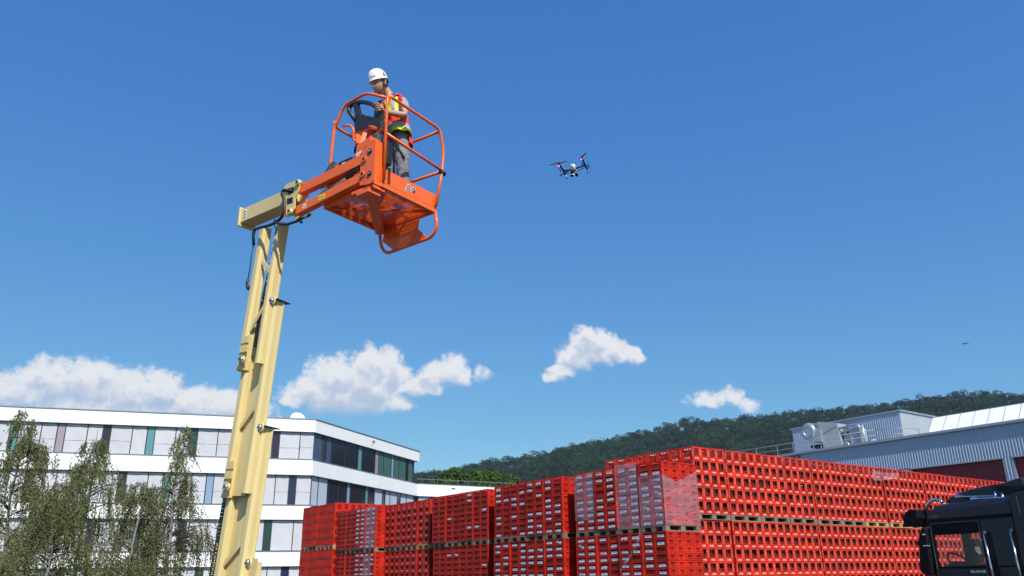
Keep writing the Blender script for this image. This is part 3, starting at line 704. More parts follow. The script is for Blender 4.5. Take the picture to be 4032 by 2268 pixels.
cp = MB(); cp.bar((-.56, .2, 7.27), (-.42, .1, 7.05), .16, .02, m=0); cp.cyl((-.60, .24, 7.32), (-.60, .22, 7.17), .022, seg=12, m=1); cp.tube(rounded([(-.68, .2, 7.07), (-.62, .16, 7.14), (-.50, .16, 7.20), (-.44, .2, 7.17)], .05), .014, 8, 2)
cp.prism([(-.72, 7.34), (-.40, 7.29), (-.46, 7.23), (-.64, 7.26)], 1, .16, .38, 0); cp.bar((-.37, .16, 7.30), (-.17, .03, 7.14), .07, .03, m=0); cp.bar((-.40, .1, 7.20), (-.44, .04, 6.86), .012, .05, m=0)
cp.build('console_mount', [M_org, M_gry, M_blk], basket, bevel=.002)
fb = MB(); fb.box(-.27, -.10, .02, .12, Z0+.56, Z0+.66, 0); fb.box(-.09, .0, .09, .17, Z0+.26, Z0+.56, 1); fb.box(-.08, .0, .10, .16, Z0, Z0+.22, 1); fb.cyl((-.04, .085, Z0+.12), (-.04, .07, Z0+.12), .02, seg=8, m=1)
fb.build('control_box', [M_gry, M_blk], basket, bevel=.012)

# mast head ----------------------------------------------------------
hdb = MB()
hdb.box(-2.48, -1.42, -.07, .13, 6.575, 6.765); hdb.box(-2.51, -2.48, -.095, .155, 6.53, 6.79)
head = hdb.build('mast_head', M_crm, lift, bevel=.006)
hpl = MB()
hpl.prism([(-1.56, 6.765), (-1.51, 6.795), (-1.30, 6.785), (-1.245, 6.70), (-1.265, 6.62), (-1.32, 6.55), (-1.315, 6.41), (-1.38, 6.335), (-1.46, 6.34), (-1.515, 6.47), (-1.53, 6.60)], 1, -.125, -.11)
hpl.prism([(-1.56, 6.765), (-1.51, 6.795), (-1.30, 6.785), (-1.245, 6.70), (-1.265, 6.62), (-1.32, 6.55), (-1.315, 6.41), (-1.38, 6.335), (-1.46, 6.34), (-1.515, 6.47), (-1.53, 6.60)], 1, .01, .025)
hpl.box(-1.56, -1.50, -.11, .01, 6.42, 6.765)
hplate = hpl.build('head_plate', M_crm, head, bevel=.003)
hw = MB(); hw.prism([(-1.47, 6.72), (-1.36, 6.71), (-1.355, 6.63), (-1.465, 6.64)], 1, -.1275, -.1255); hw.prism([(-1.475, 6.585), (-1.365, 6.575), (-1.36, 6.495), (-1.465, 6.505)], 1, -.1275, -.1255)
hw.build('plate_opening', M_blk, hplate)
hq = MB()
for (a, z) in ((-1.275, 6.735), (-1.385, 6.385)): hq.cyl((a, -.10, z), (a, -.155, z), .040, .036, seg=16); hq.cyl((a, -.155, z), (a, -.159, z), .020, seg=12, m=1)
hq.cyl((-1.48, -.115, 6.385), (-1.48, -.135, 6.385), .03, seg=12, m=2)
hq.build('head_pin', [M_crm, M_blk, M_org], hplate)
for (a, z0, z1) in ((-2.43, 6.60, 6.74), (-1.60, 6.62, 6.755)):
    s_ = MB(); s_.box(a, a+.065, -.0715, -.0705, z0, z1)
    for q in range(3): s_.box(a+.012, a+.05, -.0728, -.0716, z0+.015+q*.04, z0+.035+q*.04, 1)
    s_.build('safety_label', [M_wht, M_gsk], head)

# mast: four nested sections leaning slightly, each further back than the one above ---------------
MO = Vector((-1.93, .0, 6.37)); MD = Vector((-.053, -.037, -1.0)).normalized()
MX = Vector((1, 0, -.053)).normalized(); MY = MX.cross(MD).normalized()
if MY.y < 0: MY = -MY
def mfr(p, q, s): return MO+MX*p+MY*q+MD*s
class MM(MB):
    def mbox(s, p0, p1, q0, q1, s0, s1, m=0): s.hexa([mfr(p0, q0, s1), mfr(p1, q0, s1), mfr(p1, q1, s1), mfr(p0, q1, s1), mfr(p0, q0, s0), mfr(p1, q0, s0), mfr(p1, q1, s0), mfr(p0, q1, s0)], m)
    def mprism(s, poly, s0, s1, m=0):
        n = len(poly); i = s._v([mfr(p, q, s1) for p, q in poly]); j = s._v([mfr(p, q, s0) for p, q in poly])
        s.face([i+k for k in range(n)][::-1], m); s.face([j+k for k in range(n)], m)
        for k in range(n): s.face((i+k, i+(k+1) % n, j+(k+1) % n, j+k), m)
def profile(p0, p1, q0, q1, s=1):   # channel with a bevelled outer corner
    return [(p0, q0+.03), (p0+.03, q0), (p1-.03, q0), (p1, q0+.03), (p1, q1-.02), (p1+.012, q1-.02), (p1+.012, q1), (p0-.0, q1)]
secs = [(-.05, 1.78, 1.74), (.95, 3.24, 3.20), (2.45, 4.75, 4.70), (3.90, 5.65, 5.65)]
for k, (s0, s1l, s1r) in enumerate(secs):
    q = .075*k; dp = .032*k; m_ = MM()
    L0, L1, R0, R1 = -.255, -.125, .095+dp, .195+dp*1.4
    m_.mprism(profile(L0, L1, q, q+.10), s0+(.0 if k == 0 else .0), s1l); m_.mprism([(L0-.02, q+.075), (L0, q+.075), (L0, q+.09), (L0-.02, q+.09)], s0+.3*(k == 0), s1l)
    m_.mprism(profile(R0, R1, q-.005, q+.12), s0, s1r)
    m_.mprism([(R0-.03, q+.035), (R0-.001, q+.02), (R0-.001, q+.05), (R0-.03, q+.05)], s0, s1r)
    if k > 0:
        m_.mbox(L1, R0, q+.070, q+.082, s0+.62, s1l-.02)
    sec = m_.build('mast_section', M_crm, lift, bevel=.004)
    for (sa, sb, dirn) in (((.40, .58, 1), (1.0, 1.30, -1)) if k == 0 else ((s0+1.25, s0+1.5, -1),)):
        d = MM(); a, b = mfr(L1 if dirn > 0 else R0, q+.035, sa), mfr(R0 if dirn > 0 else L1, q+.035, sb)
        d.bar(a, b, .05, .012, upv=tuple(MY)); d.build('mast_brace', M_crm, sec)
    # guide roller and wiper flap on the top right, roller on the bottom left
    r_ = MM(); px_ = R1-.045
    if k > 0:
        r_.cyl(mfr(px_, q+.01, s0+.02), mfr(px_, q-.028, s0+.02), .054, seg=18); r_.cyl(mfr(px_, q-.028, s0+.02), mfr(px_, q-.056, s0+.02), .044, .036, seg=18, m=1); r_.cyl(mfr(px_, q-.056, s0+.02), mfr(px_, q-.060, s0+.02), .013, seg=8, m=2)
        if k < 3: r_.mprism([(R1-.05, q+.0), (R1+.05, q-.03), (R1+.02, q+.20), (R1-.10, q+.17)], s0+.0, s0+.008, 2)
        r_.mbox(R0+.005, R0+.03, q-.03, q-.006, s0-.03, s0+.06, 2)
    if k > 0: r_.build('guide_roller', [M_crm, M_stl, M_blk], sec)
    if k < 3:
        r_ = MM(); r_.cyl(mfr(L1+.012, q+.0, s1l-.11), mfr(L1+.012, q-.03, s1l-.11), .048, seg=18); r_.cyl(mfr(L1+.012, q-.03, s1l-.11), mfr(L1+.012, q-.052, s1l-.11), .040, .034, seg=18, m=1); r_.cyl(mfr(L1+.012, q-.052, s1l-.11), mfr(L1+.012, q-.056, s1l-.11), .012, seg=8, m=2)
        r_.build('guide_roller', [M_crm, M_stl, M_blk], sec)
        for sa in (s1l-.40, s1l-.29): r_ = MM(); r_.mbox(L1-.07, L1+.06, q-.016, q-.002, sa, sa+.085, 0); r_.build('slide_pad', M_crm, sec)
    if k == 3:
        e_ = MM(); e_.mbox(R1-.09, R1+.10, q-.012, q-.004, s0-.03, s0+1.2); e_.build('cover_plate', M_crm, sec)
# hoses, cable rail and energy chains
hz = MB()
hz.tube(rounded([(-1.375,-0.130,6.655), (-1.551,-0.130,6.724), (-1.576,-0.140,6.680), (-1.512,-0.140,6.592), (-1.484,-0.140,6.406), (-1.547,-0.130,6.351), (-1.706,-0.100,6.340), (-1.847,-0.080,6.353), (-2.000,-0.080,6.372), (-2.194,-0.040,6.412), (-2.222,-0.040,6.361), (-2.217,-0.020,6.211)], .05), .0185, 10)
hz.tube(rounded([(-1.687,-0.120,6.361), (-1.575,-0.130,6.272), (-1.414,-0.140,6.223), (-1.235,-0.140,6.212), (-1.150,-0.130,6.240), (-1.144,-0.100,6.265)], .05), .016, 10)
hz.tube(rounded([(-1.788,-0.050,6.357), (-1.768,-0.030,6.307), (-1.807,-0.000,6.227)], .03), .007, 8)
hz.tube([(-2.234,-0.010,6.236), (-2.241,-0.020,6.063), (-2.231,-0.030,5.888), (-2.252,-0.030,5.759)], .007, 8)
hz.tube(rounded([(-2.252,-0.030,5.759), (-2.265,-0.030,5.679), (-2.219,-0.030,5.612), (-2.211,-0.020,5.669)], .03), .016, 8)
hz.build('hydraulic_hose', M_blk, lift)
va = MB(); va.cyl((-1.271,-0.100,6.249), (-1.198,-0.100,6.254), .022, seg=10, m=1); va.cyl((-1.198,-0.100,6.254), (-1.080,-0.100,6.259), .024, seg=12, m=0); va.cyl((-1.080,-0.100,6.259), (-1.044,-0.100,6.262), .018, seg=10, m=1); va.bar((-1.210,-0.100,6.199), (-1.184,-0.100,6.211), .03, .01, m=1)
va.build('pressure_sensor', [M_stl, M_blk], lift, )
ch = MM()
for k in range(26):
    s_ = .60+k*.035; p = .03-.02*math.sin(k/26*3.14)-.0018*k
    ch.mbox(p-.024, p+.024, .05, .095, s_, s_+.031, 0)
    if k in (0, 2, 9): ch.mbox(p-.006, p+.006, .046, .0499, s_+.01, s_+.022, 1)
ch.build('energy_chain', [M_blk, M_yel], lift)
ch = MM()
for k in range(60):
    s_ = 3.10+k*.042; p = -.335-.0012*k
    ch.mbox(p-.032, p+.032, .20, .27, s_, s_+.038, 0)
    if k > 14: ch.cyl(mfr(p+.038, .195, s_+.02), mfr(p+.038, .185, s_+.02), .0075, seg=8, m=1)
ch.build('energy_chain', [M_blk, M_yel], lift)
cr = MM(); cr.tube([mfr(.055, .045, s_) for s_ in (.02, .5, 1.0, 1.62)], .007, 8, 0)
for k in range(12): cr.mbox(.04, .066, .034, .038, .06+k*.135, .068+k*.135, 1)
cr.build('cable_rail', [M_crm, M_blk], lift)
cb_ = MM()
for s_ in (.14, 1.02, 1.40): cb_.mbox(-.285, -.25, .04, .07, s_, s_+.06)
cb_.build('cable_clip', M_crm, lift)
# chassis (below the frame of the photograph)
cz_ = MB(); cz_.box(-3.05, -1.1, -.35, .65, .25, .75); cz_.box(-2.9, -2.45, -.3, .6, .75, 1.25); chs = cz_.build('chassis', M_org, lift, bevel=.03)
tu = MB(); tu.box(-2.45, -1.55, -.1, .5, .75, 1.0); tu.build('turntable', M_crm, lift, bevel=.02)
for a in (-2.85, -1.3):
    for bb in (-.42, .60):
        w_ = MB(); w_.cyl((a, bb, .24), (a, bb+.13, .24), .24, seg=24); w_.build('wheel', M_blk, chs)

# ================================================================ drone
M_drn = mat('drone_carbon', (.006, .007, .011), .6, spec=.2); M_drw = mat('drone_white_shell', (.80, .80, .80), .3)
M_led = bpy.data.materials.new('red_led'); M_led.use_nodes = True; _b = M_led.node_tree.nodes['Principled BSDF']; _b.inputs['Base Color'].default_value = (.8, .02, .03, 1); _b.inputs['Emission Color'].default_value = (1, .12, .14, 1); _b.inputs['Emission Strength'].default_value = 3
dr = empty('drone', Matrix.Identity(4), 'black and white quadcopter drone hovering against the blue sky', 'drone')
b = MB(); c0 = Vector((1.037,12.000,8.600))
b.rings([[tuple(Vector((1.035,12.000,8.662))+Vector((math.cos(a)*.045, math.sin(a)*.08, math.sin(a)*.01))) for a in [k*.524 for k in range(12)]],
         [tuple(Vector((1.031,12.000,8.644))+Vector((math.cos(a)*.050, math.sin(a)*.11, math.sin(a)*.01))) for a in [k*.524 for k in range(12)]],
         [tuple(Vector((1.040,12.000,8.594))+Vector((math.cos(a)*.040, math.sin(a)*.11, math.sin(a)*.01))) for a in [k*.524 for k in range(12)]],
         [tuple(Vector((1.059,12.000,8.553))+Vector((math.cos(a)*.030, math.sin(a)*.07, 0))) for a in [k*.524 for k in range(12)]]], 0)
body = b.build('body_shell', M_drw, dr)
b = MB(); b.bar((1.057,11.940,8.614), (1.061,11.960,8.549), .03, .03, m=0); b.ball((1.096,12.030,8.504), .028); b.tube([(1.018,12.000,8.571), (1.079,12.000,8.535), (1.096,12.000,8.494)], .02, 8); b.bar((1.003,12.020,8.559), (1.028,12.020,8.532), .03, .02); b.build('body_frame', M_drn, dr)
b = MB(); b.ball((1.030,11.910,8.440), .024, 14); cm_ = b.build('gimbal_camera', M_drw, dr)
b = MB(); b.cyl((1.024,11.900,8.429), (0.994,11.850,8.397), .021, .020, 14); b.build('lens', M_drn, cm_)
b = MB(); b.tube([(1.088,11.990,8.582), (1.097,11.990,8.547), (1.090,11.980,8.516), (1.060,11.960,8.523)], .007, 8); b.build('nose_trim', M_drw, dr)
for pts in ([(1.055,12.000,8.582), (0.987,12.000,8.583), (0.893,12.000,8.570)], [(1.082,12.000,8.608), (1.162,12.000,8.639), (1.247,12.000,8.670)]):
    b = MB(); b.tube(pts, .0125, 10); b.build('wing_boom', M_drn, dr)
for pts in ([(1.006,12.000,8.528), (0.923,12.000,8.526)], [(1.109,12.000,8.561), (1.250,12.000,8.635)]):
    b = MB(); b.tube(pts, .006, 8); b.build('control_rod', M_drn, dr)
def pod(tip, mid, leg, foot):
    b = MB(); b.tube([tip, tuple((Vector(tip)+Vector(mid))/2), mid, leg], [.016, .014, .018, .012], 10); a_ = b.build('motor_arm', M_drn, dr)
    b = MB(); b.cyl(leg, tuple(Vector(leg)*.4+Vector(foot)*.6), .012, .009, 10, 1); b.cyl(tuple(Vector(leg)*.4+Vector(foot)*.6), foot, .010, .010, 10, 0); b.build('landing_foot', [M_drn, M_drw], a_)
    return a_
a1 = pod((0.795,11.800,8.590), (0.877,12.000,8.574), (0.926,12.200,8.596), (0.949,12.220,8.529)); a2 = pod((1.170,11.800,8.700), (1.241,12.000,8.667), (1.298,12.200,8.690), (1.306,12.220,8.638))
b = MB(); b.tube([(0.805,11.840,8.531), (0.826,11.840,8.464)], .008, 8); b.tube([(1.173,11.840,8.634), (1.185,11.880,8.595), (1.247,11.950,8.658)], .008, 8); b.build('landing_foot', M_drn, dr)
for c, ar in (((0.791,11.778,8.545), a1), ((1.163,11.778,8.662), a2)):
    b = MB(); b.ball(c, .0125, 10); b.build('led_lamp', M_led, ar)
def prop(hub, tipa, tipb, w=.034):
    b = MB(); h = Vector(hub)
    for tp in (tipa, tipb):
        d = Vector(tp)-h; n = d.cross(Vector((.2, -1, .35))).normalized(); nn = d.cross(n).normalized()*.0022
        P = [h+n*.006, h+d*.25+n*w*.6, h+d*.75+n*w*.35, h+d+n*.003, h+d-n*.003, h+d*.75-n*w*.3, h+d*.25-n*w*.35, h-n*.006]
        i = b._v([p+nn for p in P]+[p-nn for p in P]); b.face(range(i, i+8)); b.face([i+15-k for k in range(8)])
        for k in range(8): b.face((i+k, i+(k+1) % 8, i+8+(k+1) % 8, i+8+k))
    b.cyl(tuple(h+Vector((0, 0, -.012))), tuple(h+Vector((0, 0, .014))), .015, .012, 12)
    return b.build('propeller', M_drn, dr)
prop((0.792,11.800,8.605), (0.630,11.750,8.546), (0.940,11.850,8.673)); prop((1.171,11.800,8.711), (1.249,11.700,8.747), (1.125,11.880,8.696))
prop((0.906,12.200,8.629), (0.814,12.100,8.521), (0.993,12.300,8.730)); prop((1.317,12.200,8.755), (1.291,12.100,8.794), (1.341,12.300,8.722))

# birds
M_bird = mat('bird_dark', (.01, .01, .014), .8); M_birdw = mat('bird_white', (.85, .85, .85), .7)
def bird(label, c, s, m, wl, wr):
    b = MB(); c = Vector(c); b.ball(c, .085*s, 10, 0, (1, 1.6, .9)); b.cyl(tuple(c+Vector((0, -.1*s, .01))), tuple(c+Vector((0, -.2*s, .02*s))), .045*s, .01*s, 8)
    o = b.build('bird', m)
    for w in (wl, wr):
        q = MB(); x, z = w; P = [c+Vector((0, -.07*s, .03*s)), c+Vector((x*s*.5, -.08*s, z*s+.03*s)), c+Vector((x*s, .02*s, z*s*.2)), c+Vector((x*s*.5, .07*s, z*s*.7)), c+Vector((0, .08*s, .02*s))]
        i = q._v([p+Vector((0, 0, .006*s)) for p in P]+[p-Vector((0, 0, .006*s)) for p in P]); q.face(range(i, i+5)); q.face([i+9-k for k in range(5)])
        for k in range(5): q.face((i+k, i+(k+1) % 5, i+5+(k+1) % 5, i+5+k))
        q.build('wing', m, o)
    return tag(o, label, 'bird')
bird('small dark bird gliding low in the blue sky above the hill', (22.987,40.000,13.146), .42, M_bird, (-.42, .04), (.55, .10))
bird('tiny white bird beside the cream mast above the office roof', (-17.785,60.000,14.675), .24, M_birdw, (-.32, .15), (.38, .12))
bird('tiny dark bird high above the birches and the white cloud', (-31.967,60.000,19.069), .22, M_bird, (-.3, .06), (.3, .12))

# ================================================================ worker
M_skin = mat('skin', (.50, .27, .18), .5, var=.06, nscale=20, spec=.35)
M_hair = mat('hair', (.03, .02, .015), .7)
M_tro = mat('trousers_grey', (.20, .20, .225), .85, var=.12, nscale=12, bump=.6, bscale=18)
M_shr = mat('shirt_red', (.45, .015, .02), .8, var=.08, bump=.3, bscale=25)
M_shg = mat('shirt_grey', (.30, .30, .34), .85, var=.08, bump=.5, bscale=20)
M_vor = mat('vest_orange', (.90, .045, .02), .7, var=.06, bump=.4, bscale=16)
M_vye = mat('vest_yellow', (.78, .95, .03), .7, var=.05, bump=.3, bscale=16)
M_vsi = mat('vest_silver', (.42, .42, .43), .45, var=.06, bump=.2)
M_helm = mat('helmet_white', (.82, .82, .80), .22, var=.02, coat=.4)
person = empty('person', Matrix.Identity(4), 'worker in white helmet and red-yellow vest standing at the basket controls', 'person')
def skin_arrays(verts, edges, radii, sub=2, root=0):
    me = bpy.data.meshes.new('sk'); me.from_pydata(verts, edges, []); o = bpy.data.objects.new('sk', me); col.objects.link(o)
    md = o.modifiers.new('s', 'SKIN'); md.use_smooth_shade = True
    for v, r_ in zip(me.skin_vertices[0].data, radii): v.radius = (r_, r_) if isinstance(r_, float) else r_
    me.skin_vertices[0].data[root].use_root = True
    sb = o.modifiers.new('b', 'SUBSURF'); sb.levels = sub; sb.render_levels = sub
    ev = bpy.data.meshes.new_from_object(o.evaluated_get(bpy.context.evaluated_depsgraph_get()))
    v = [tuple(q.co) for q in ev.vertices]; f = [tuple(p.vertices) for p in ev.polygons]
    bpy.data.objects.remove(o); bpy.data.meshes.remove(ev); return v, f
def chain(pts, radii, sub=2): return skin_arrays([tuple(p) for p in pts], [(i, i+1) for i in range(len(pts)-1)], radii, sub)
def add_arr(b, vf, m=0, sm=True):
    i = len(b.v); b.v += [tuple(q) for q in vf[0]]
    for f in vf[1]: b.face([i+k for k in f], m, sm)
V3 = Vector
pel = V3((-1.361,8.720,7.306)); wst = V3((-1.381,8.700,7.421)); cst = V3((-1.426,8.660,7.655)); nkb = V3((-1.468,8.660,7.854)); nkt = V3((-1.522,8.620,7.949))
ls, rs_ = V3((-1.303,8.530,7.742)), V3((-1.613,8.820,7.867)); le = V3((-1.240,8.440,7.462)); lw = V3((-1.499,8.420,7.510)); re = V3((-1.674,8.900,7.727)); rw = V3((-1.661,8.740,7.586))
lh, rh = V3((-1.314,8.660,7.242)), V3((-1.436,8.800,7.353)); lk = V3((-1.287,8.620,6.950)); rk = V3((-1.469,8.720,7.035))
la = V3((lk.x+.03, 8.70, Z0+.09)); ra = V3((rk.x+.02, 8.80, Z0+.09))
FT = V3((-.80, -.60, 0)).normalized(); LT = V3((.60, -.80, 0))
# head, modelled in its own axes (x left, y forward, z up)
HF = V3((-.60, -.70, -.36)).normalized(); HL = V3((.76, -.65, .02)); HL = (HL-HF*HL.dot(HF)).normalized(); HU = HL.cross(HF).normalized()
if HU.z < 0: HU = -HU
HC = V3((-1.594,8.570,7.983))
def hp(x, y, z): return HC+(HL*x+HF*y+HU*z)*1.07
def head_pt(th, ph):
    x, y, z = math.sin(th)*math.cos(ph), math.sin(th)*math.sin(ph), math.cos(th)
    X, Y, Z = x*.076, y*.096, z*.116
    if z < 0: X *= 1-.30*(-z)**1.3; Y += .010*(-z)*(y > 0)
    if y > 0:
        g_ = lambda cx_, cz_, sx, sz: math.exp(-((x-cx_)/sx)**2-((z-cz_)/sz)**2)
        Y += .026*g_(0, -.22, .16, .20)*y + .006*g_(0, .0, .12, .3)*y
        for s_ in (-1, 1): Y -= .010*g_(.38*s_, .06, .20, .12)*y; Y += .005*g_(.48*s_, -.28, .2, .2)*y
        Y += .006*g_(0, .22, .6, .10)*y + .007*g_(0, -.55, .24, .07)*y + .006*g_(0, -.66, .22, .06)*y - .006*g_(0, -.605, .22, .035)*y + .010*g_(0, -.88, .3, .14)
    return hp(X, Y, Z)
hv, hf = [], []
NT, NPH = 44, 56
for i in range(NT+1):
    for j in range(NPH): hv.append(tuple(head_pt(math.pi*(i+.02*(i == 0)-.02*(i == NT))/NT, 2*math.pi*j/NPH)))
for i in range(NT):
    for j in range(NPH): hf.append((i*NPH+j, (i+1)*NPH+j, (i+1)*NPH+(j+1) % NPH, i*NPH+(j+1) % NPH))
hf += [tuple(range(NPH)), tuple(NT*NPH+k for k in range(NPH))[::-1]]
B_ = MB(); add_arr(B_, (hv, hf))
for s_ in (-1, 1):                            # ears
    T_ = [(.074*s_, -.012, .03), (.082*s_, -.022, .022), (.084*s_, -.024, .0), (.079*s_, -.016, -.02), (.074*s_, -.006, -.03)]
    B_.tube([hp(*p) for p in T_], [.006, .011, .012, .010, .006], 10)
V_, E_, R_ = [], [], []
def add(p, r_, par=None):
    V_.append(tuple(p)); R_.append(r_); 
    if par is not None: E_.append((par, len(V_)-1))
    return len(V_)-1
i_p = add(pel, (.145, .105)); i_w = add(wst, (.135, .10), i_p); i_c = add(cst, (.155, .11), i_w); i_n = add(nkb, (.07, .065), i_c); i_t = add(nkt, .056, i_n); add(hp(0, -.01, -.02), .06, i_t)
for (s, e_, w) in ((ls, le, lw), (rs_, re, rw)):
    a = add(s, .058, i_c); m1 = add((s+e_)/2, .050, a); b_ = add(e_, .042, m1); c_ = add(e_*.65+w*.35, .043, b_); add(w, .027, c_)
for (h, k, an) in ((lh, lk, la), (rh, rk, ra)):
    a = add(h, .095, i_p); m1 = add((h+k)/2, .08, a); b_ = add(k, .06, m1); add(an, .04, b_)
add_arr(B_, skin_arrays(V_, E_, R_, 2))
# left hand: palm and five fingers closed round the console handle
palm = V3((-1.523,8.405,7.543)); hx = (V3((-1.592,8.400,7.562))-palm)
add_arr(B_, chain([lw, lw*.45+palm*.55, palm, V3((-1.541,8.400,7.561))], [(.027, .022), (.034, .021), (.041, .021), (.036, .017)]))
for pts in (([(-1.545,8.400,7.596), (-1.580,8.385,7.605), (-1.610,8.390,7.598), (-1.637,8.420,7.603)]), ([(-1.533,8.390,7.565), (-1.566,8.370,7.563), (-1.592,8.380,7.556), (-1.603,8.410,7.551)]),
            ([(-1.528,8.385,7.534), (-1.562,8.368,7.531), (-1.587,8.380,7.525), (-1.598,8.410,7.519)]), ([(-1.522,8.390,7.509), (-1.553,8.375,7.504), (-1.578,8.385,7.496), (-1.585,8.410,7.491)])):
    add_arr(B_, chain(pts, [.0105, .0098, .0088, .0075]))
add_arr(B_, chain([(-1.512,8.430,7.569), (-1.545,8.470,7.633), (-1.583,8.490,7.657), (-1.610,8.490,7.644)], [.014, .012, .0105, .009]))
# right hand behind the console
rp = V3((-1.676,8.660,7.523)); add_arr(B_, chain([rw, rp, rp+V3((-.03, -.01, 0))], [(.027, .022), (.038, .02), (.034, .017)]))
for k in range(4):
    q = rp+V3((-.03, -.03+.022*k, -.012+.0*k)); add_arr(B_, chain([q, q+V3((-.035, 0, .0)), q+V3((-.055, 0, -.02)), q+V3((-.055, 0, -.045))], [.0105, .0098, .0088, .0075]))
add_arr(B_, chain([rp+V3((.0, -.03, .0)), rp+V3((-.02, -.055, .005)), rp+V3((-.05, -.06, -.005))], [.014, .012, .009]))
body = B_.build('body', M_skin, person)
rm = body.modifiers.new('weld', 'REMESH'); rm.mode = 'VOXEL'; rm.voxel_size = .0045; rm.use_smooth_shade = True
sm_ = body.modifiers.new('soft', 'SMOOTH'); sm_.factor = .5; sm_.iterations = 3
# face details
eb = MB()
for s_ in (-1, 1):
    eb.tube([hp(.014*s_, .098, .026), hp(.030*s_, .095, .033), hp(.048*s_, .083, .028)], .0035, 6)
eb.build('eyebrow', M_hair, body)
for s_ in (-1, 1):
    ey = MB(); ey.tube([hp(.020*s_, .0905, .007), hp(.030*s_, .090, .005), hp(.041*s_, .083, .006)], .0034, 6); ey.build('eye', M_hair, body)
mo = MB(); mo.tube([hp(-.022, .091, -.069), hp(0, .099, -.0705), hp(.022, .091, -.069)], .0022, 6); mo.build('mouth', mat('lips', (.30, .09, .08), .5), body)
ha = MB(); ha.rings([[hp(x*.0795, y*.100-.004, z) for (x, y) in [(math.cos(a), math.sin(a)) for a in [math.pi*(.93+1.14*k/16) for k in range(17)]]] for z in (-.045, -.01, .03)], 0, True, False, False); ha.build('hair', M_hair, body)
# clothes
def cloth(name, arrs, m, par=person, thick=0):
    b = MB()
    for a in arrs: add_arr(b, a)
    o = b.build(name, m, par)
    w_ = o.modifiers.new('r', 'REMESH'); w_.mode = 'VOXEL'; w_.voxel_size = .010; w_.use_smooth_shade = True
    tx = bpy.data.textures.new(name+'_folds', 'CLOUDS'); tx.noise_scale = .09
    dm = o.modifiers.new('folds', 'DISPLACE'); dm.texture = tx; dm.strength = .028; dm.mid_level = .5; dm.texture_coords = 'LOCAL'
    return o
cloth('trousers', [skin_arrays([tuple(pel+V3((0, 0, .13))), tuple(pel), tuple(lh), tuple((lh+lk)/2), tuple(lk), tuple((lk+la)/2), tuple(la), tuple(rh), tuple((rh+rk)/2), tuple(rk), tuple((rk+ra)/2), tuple(ra)],
      [(0, 1), (1, 2), (2, 3), (3, 4), (4, 5), (5, 6), (1, 7), (7, 8), (8, 9), (9, 10), (10, 11)], [(.145, .115), (.15, .115), .11, .102, .088, .082, .078, .11, .10, .086, .08, .076], 2, 1)], M_tro)
cloth('shirt', [skin_arrays([tuple(pel*.5+wst*.5), tuple(cst), tuple(nkb+V3((0, 0, .0))), tuple(ls), tuple(rs_), tuple(ls*.55+le*.45), tuple(rs_*.55+re*.45)], [(0, 1), (1, 2), (1, 3), (1, 4), (3, 5), (4, 6)], [(.15, .115), (.162, .118), (.075, .07), .066, .066, .064, .064], 2, 1)], M_shr)
sl = cloth('sleeve', [chain([ls+V3((-.01, .01, .03)), ls*.8+le*.2+V3((.006, .0, .0)), ls*.35+le*.65+V3((.006, 0, 0))], [.056, .064, .062])], M_shg)
clr = MB(); clr.tube([nkb+FT*.062*math.cos(a)+LT*.062*math.sin(a)+V3((0, 0, .016-.02*math.cos(a))) for a in [k*math.pi/8 for k in range(16)]], .010, 8, loop=True); clr.build('collar', M_shr, person)
# vest: rings from hem to shoulders, coloured panel by panel
hem, top_ = V3((-1.361,8.700,7.312)), V3((-1.444,8.660,7.810))
vb_ = MB(); NV, NA = 30, 64; ring = []
for i in range(NV+1):
    t_ = i/NV; c = hem.lerp(top_, t_)
    w = .205-.012*math.sin(t_*3.1)+.012*(t_ < .15) ; d = .150-.015*t_
    if t_ > .80: q = (t_-.80)/.20; w *= 1-.34*q*q; d *= 1-.42*q*q
    ring.append([c+LT*w*math.sin(2*math.pi*k/NA)*(1+.03*math.sin(k*.9+i*.35))+FT*d*math.cos(2*math.pi*k/NA)*(1+.03*math.sin(k*1.3+i*.5))+V3((0, 0, (-.012*math.sin(k*.6) if i == 0 else 0))) for k in range(NA)])
for r_ in ring: vb_._v(r_)
for i in range(NV):
    for k in range(NA):
        t_ = (i+.5)/NV; ang = ((k+.5)/NA*360+180) % 360-180; a_ = abs(ang)
        if t_ > .78 and 72 < a_ < 108: continue         # arm openings
        if a_ < 5 and t_ > .55: continue                # open front at the neck
        m = 0
        if t_ < .10: m = 1
        elif t_ < .22: m = 2
        elif .47 < t_ < .56: m = 2
        elif .56 <= t_ < .62: m = 1 if a_ > 8 else 0
        if t_ >= .56:
            if 38 < a_ < 54: m = 2
            elif 14 < a_ < 78 and t_ < .95: m = 1
        vb_.face((i*NA+k, i*NA+(k+1) % NA, (i+1)*NA+(k+1) % NA, (i+1)*NA+k), m, True)
vest = vb_.build('safety_vest', [M_vor, M_vye, M_vsi], person); so = vest.modifiers.new('t', 'SOLIDIFY'); so.thickness = .006
for s_ in (-1, 1):
    sp2 = MB(); st_ = top_+LT*.135*s_+FT*.06+V3((0, 0, -.035)); en = top_+LT*.12*s_-FT*.08+V3((0, 0, -.03)); md_ = top_+LT*.125*s_+V3((0, 0, .008))
    for off, ww, mm in ((-.045, .03, 0), (-.01, .04, 2), (.032, .04, 0)):
        P = [p+LT*off*s_ for p in (st_, st_*.5+md_*.5+V3((0, 0, .012)), md_, md_*.5+en*.5+V3((0, 0, .012)), en)]
        sp2.rings([[tuple(p-LT*ww/2), tuple(p+LT*ww/2), tuple(p+LT*ww/2-V3((0, 0, .012))), tuple(p-LT*ww/2-V3((0, 0, .012)))] for p in P], mm, True)
    sp2.build('vest_strap', [M_vor, M_vye, M_vsi], vest)
vl = MB(); p0 = hem.lerp(top_, .435)
